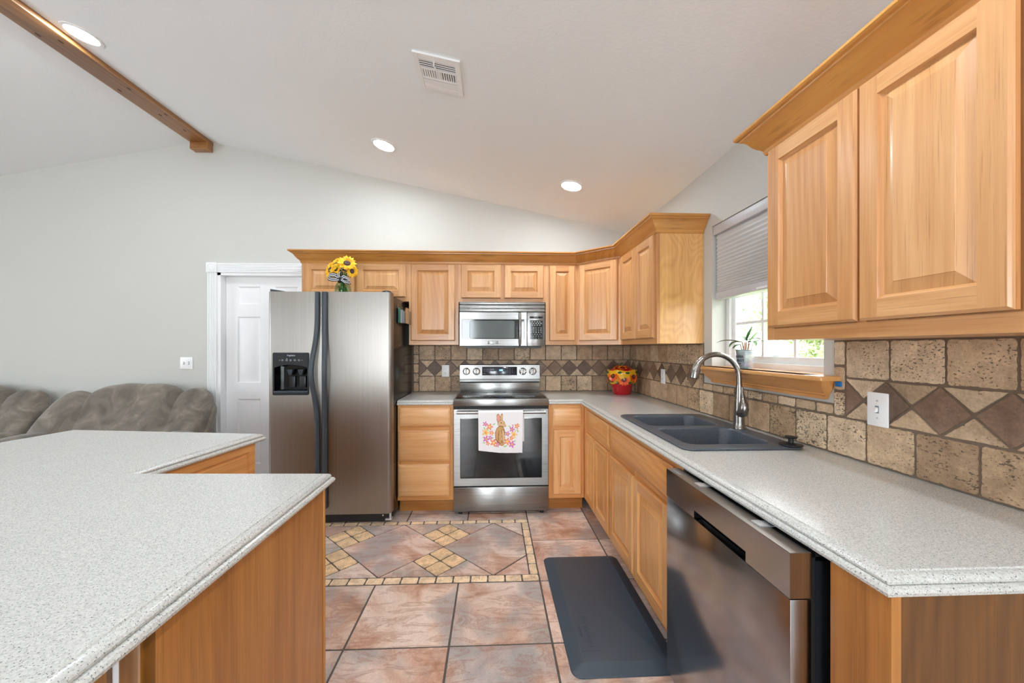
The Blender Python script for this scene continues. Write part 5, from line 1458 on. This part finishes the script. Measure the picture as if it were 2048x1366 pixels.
# ------------------------------------------------------------------ recliners against the back wall
def pillow(mb, c, sz, n=3.0, rot=None, wr=.008, seg=36, seed=0):
    m = seg//2; rows = []
    f_ = lambda v, e: math.copysign(abs(v)**e, v)
    e = 2/n
    for i in range(m+1):
        ph = -PI/2+PI*i/m; row_ = []
        for j in range(seg):
            th = 2*PI*j/seg
            p = Vector((sz[0]*f_(math.cos(ph), e)*f_(math.cos(th), e), sz[1]*f_(math.cos(ph), e)*f_(math.sin(th), e), sz[2]*f_(math.sin(ph), e)))
            d = noise.noise(p*5+Vector((seed, 0, 0)))*wr+noise.noise(Vector((p.x*3, p.y*3, p.z*14+seed)))*wr*.5
            p = p+p.normalized()*d
            if rot: p = rot @ p
            row_.append(p+Vector(c))
        rows.append(row_)
    mb.loft(rows, True, True, True)
def recliner(label, x, seed):
    g = thing('recliner_sofa', label, 'sofa', (x, 3.30, 0), group='brown recliners by the wall')
    TB = Matrix.Rotation(R(-24), 3, 'X')
    mb = MB(); pillow(mb, (0, 0, .27), (.66, .36, .20), 6, wr=.004, seed=seed); mb.build('base', M_SUEDE, g, 60)
    mb = MB(); pillow(mb, (0, -.12, .46), (.45, .34, .10), 3.5, seed=seed+1); mb.build('seat_cushion', M_SUEDE, g, 60)
    for s in (-1, 1):
        mb = MB(); pillow(mb, (s*.56, -.10, .44), (.13, .36, .20), 3.2, seed=seed+2+s); mb.build('armrest', M_SUEDE, g, 60)
    mb = MB(); pillow(mb, (.03, .185, .70), (.44, .105, .335), 3.2, TB, .012, 48, seed+5); mb.build('back_cushion', M_SUEDE, g, 60)
    mb = MB(); pillow(mb, (.50, .19, .68), (.155, .10, .305), 3.0, TB @ Matrix.Rotation(R(5), 3, 'Y'), .012, 40, seed+6); mb.build('wing_cushion', M_SUEDE, g, 60)
    mb = MB(); pillow(mb, (-.50, .17, .655), (.22, .10, .315), 2.6, TB @ Matrix.Rotation(R(20), 3, 'Y'), .012, 40, seed+7); mb.build('wing_cushion', M_SUEDE, g, 60)
    mb = MB(); pillow(mb, (.01, .245, .62), (.66, .055, .32), 4.5, TB, .004, 40, seed+8); mb.build('back_shell', M_SUEDE, g, 60)
    return g
recliner('brown suede recliner sofa standing against the wall by the door', -3.19, 1.0)
recliner('brown suede recliner at the far left, cut off by the view edge', -4.62, 9.0)

# ------------------------------------------------------------------ outside the kitchen window
mb = MB(); mb.box(XR+.2, 60, -30, 60, -.5, -.35); o = mb.build('lawn', M_GRASS, smooth=0); tag(o, kind='structure')
GL = [S(166, 188, 142), S(184, 202, 158), S(148, 172, 128), S(196, 210, 170)]  # tree palettes kept pale, window glare and haze put into the leaf colours
def tree(label, x, y, h, cw, ch, n, bare=False, pal=GL):
    g = thing('tree', label, 'tree', (x, y, -.36))
    mb = MB(); mb.tube([(0, 0, -.02), (.05, .03, h*.35), (0, .06, h*.7)], [.16, .12, .05], 8)
    for i in range(9 if bare else 5):
        a = 2*PI*i/5+random.random(); z = h*random.uniform(.3, .6); l = cw*random.uniform(.5, 1.0)
        p1 = (l*.5*math.cos(a), l*.5*math.sin(a), z+h*.14); p2 = (l*math.cos(a+.2), l*math.sin(a+.2), z+h*.33)
        mb.tube([(.03, .03, z), p1, p2], [.05, .03, .012], 6)
        if bare:
            for k in range(4):
                b = a+random.uniform(-.9, .9); q = Vector(p1).lerp(Vector(p2), random.random()); mb.tube([q, q+Vector((math.cos(b), math.sin(b), 1.1))*random.uniform(.3, .8)], [.018, .006], 5)
    mb.build('trunk', M_BARK, g)
    if not bare:
        mb = MB()
        cl = [(random.gauss(0, .42)*cw, random.gauss(0, .42)*cw, h*.68+random.gauss(0, .42)*ch, random.uniform(.35, .6)*cw) for _ in range(16)]
        for i in range(n):
            c = random.choice(cl); v = Vector((random.gauss(0, 1), random.gauss(0, 1), random.gauss(0, 1))).normalized()*c[3]*random.uniform(.6, 1)
            p = Vector(c[:3])+v; u = Vector((random.gauss(0, 1), random.gauss(0, 1), random.gauss(0, .6))).normalized(); w = u.cross(v).normalized() if u.cross(v).length > .01 else Vector((0, 0, 1)); s = random.uniform(.06, .13)
            mb.face([p-u*s, p+w*s*.5, p+u*s, p-w*s*.5], tint=random.choice(pal))
        mb.build('crown', M_FOLIAGE, g, 0)
random.seed(3)
tree('bare leafless tree outside the window at the left of the pane', 7.6, 11.6, 5.0, 1.2, 1.5, 0, True)
tree('leafy green tree outside behind the houseplant', 13.4, 18.2, 6.4, 2.1, 2.0, 3000)
tree('wide pale green tree outside beyond the lower panes', 20.5, 24.0, 5.6, 3.0, 1.5, 3000, pal=[S(184, 204, 160), S(202, 216, 176), S(170, 192, 152)])
tree('small yellow-green bush tree outside at the right of the window', 12.6, 14.2, 3.4, 1.3, 1.0, 2200, pal=[S(178, 190, 140), S(196, 204, 160), S(156, 176, 128)])
g = thing('car', 'pale blue parked car seen through the window beyond the plant', 'car', (15.6, 21.6, -.36), R(-35))
mb = MB(); side = [(-2.1, .28), (-2.15, .62), (-1.9, .80), (-1.15, .88), (-.6, 1.32), (.75, 1.34), (1.45, .92), (2.0, .84), (2.15, .55), (2.1, .28)]
mb.loft([[(x, y*(1 if z < .9 else .86), z) for x, z in side] for y in (-.85, .85)], True, True, True); mb.build('body', simple('pale_blue_car_paint', S(176, 200, 216), .25), g, 30)
mb = MB(); sw_ = [(-1.0, .92), (-.52, 1.26), (.68, 1.27), (1.25, .94)]
for s in (-1, 1): mb.face([(x, s*(.86 if z < .95 else .745), z) for x, z in sw_])
mb.build('side_windows', M_BLACKGLOSS, g, 0)
for x in (-1.35, 1.35):
    for s in (-1, 1):
        mb = MB(); mb.cyl((x, s*.66, .32), (x, s*.87, .32), .32, seg=24); mb.build('wheel', M_RUBBER, g)
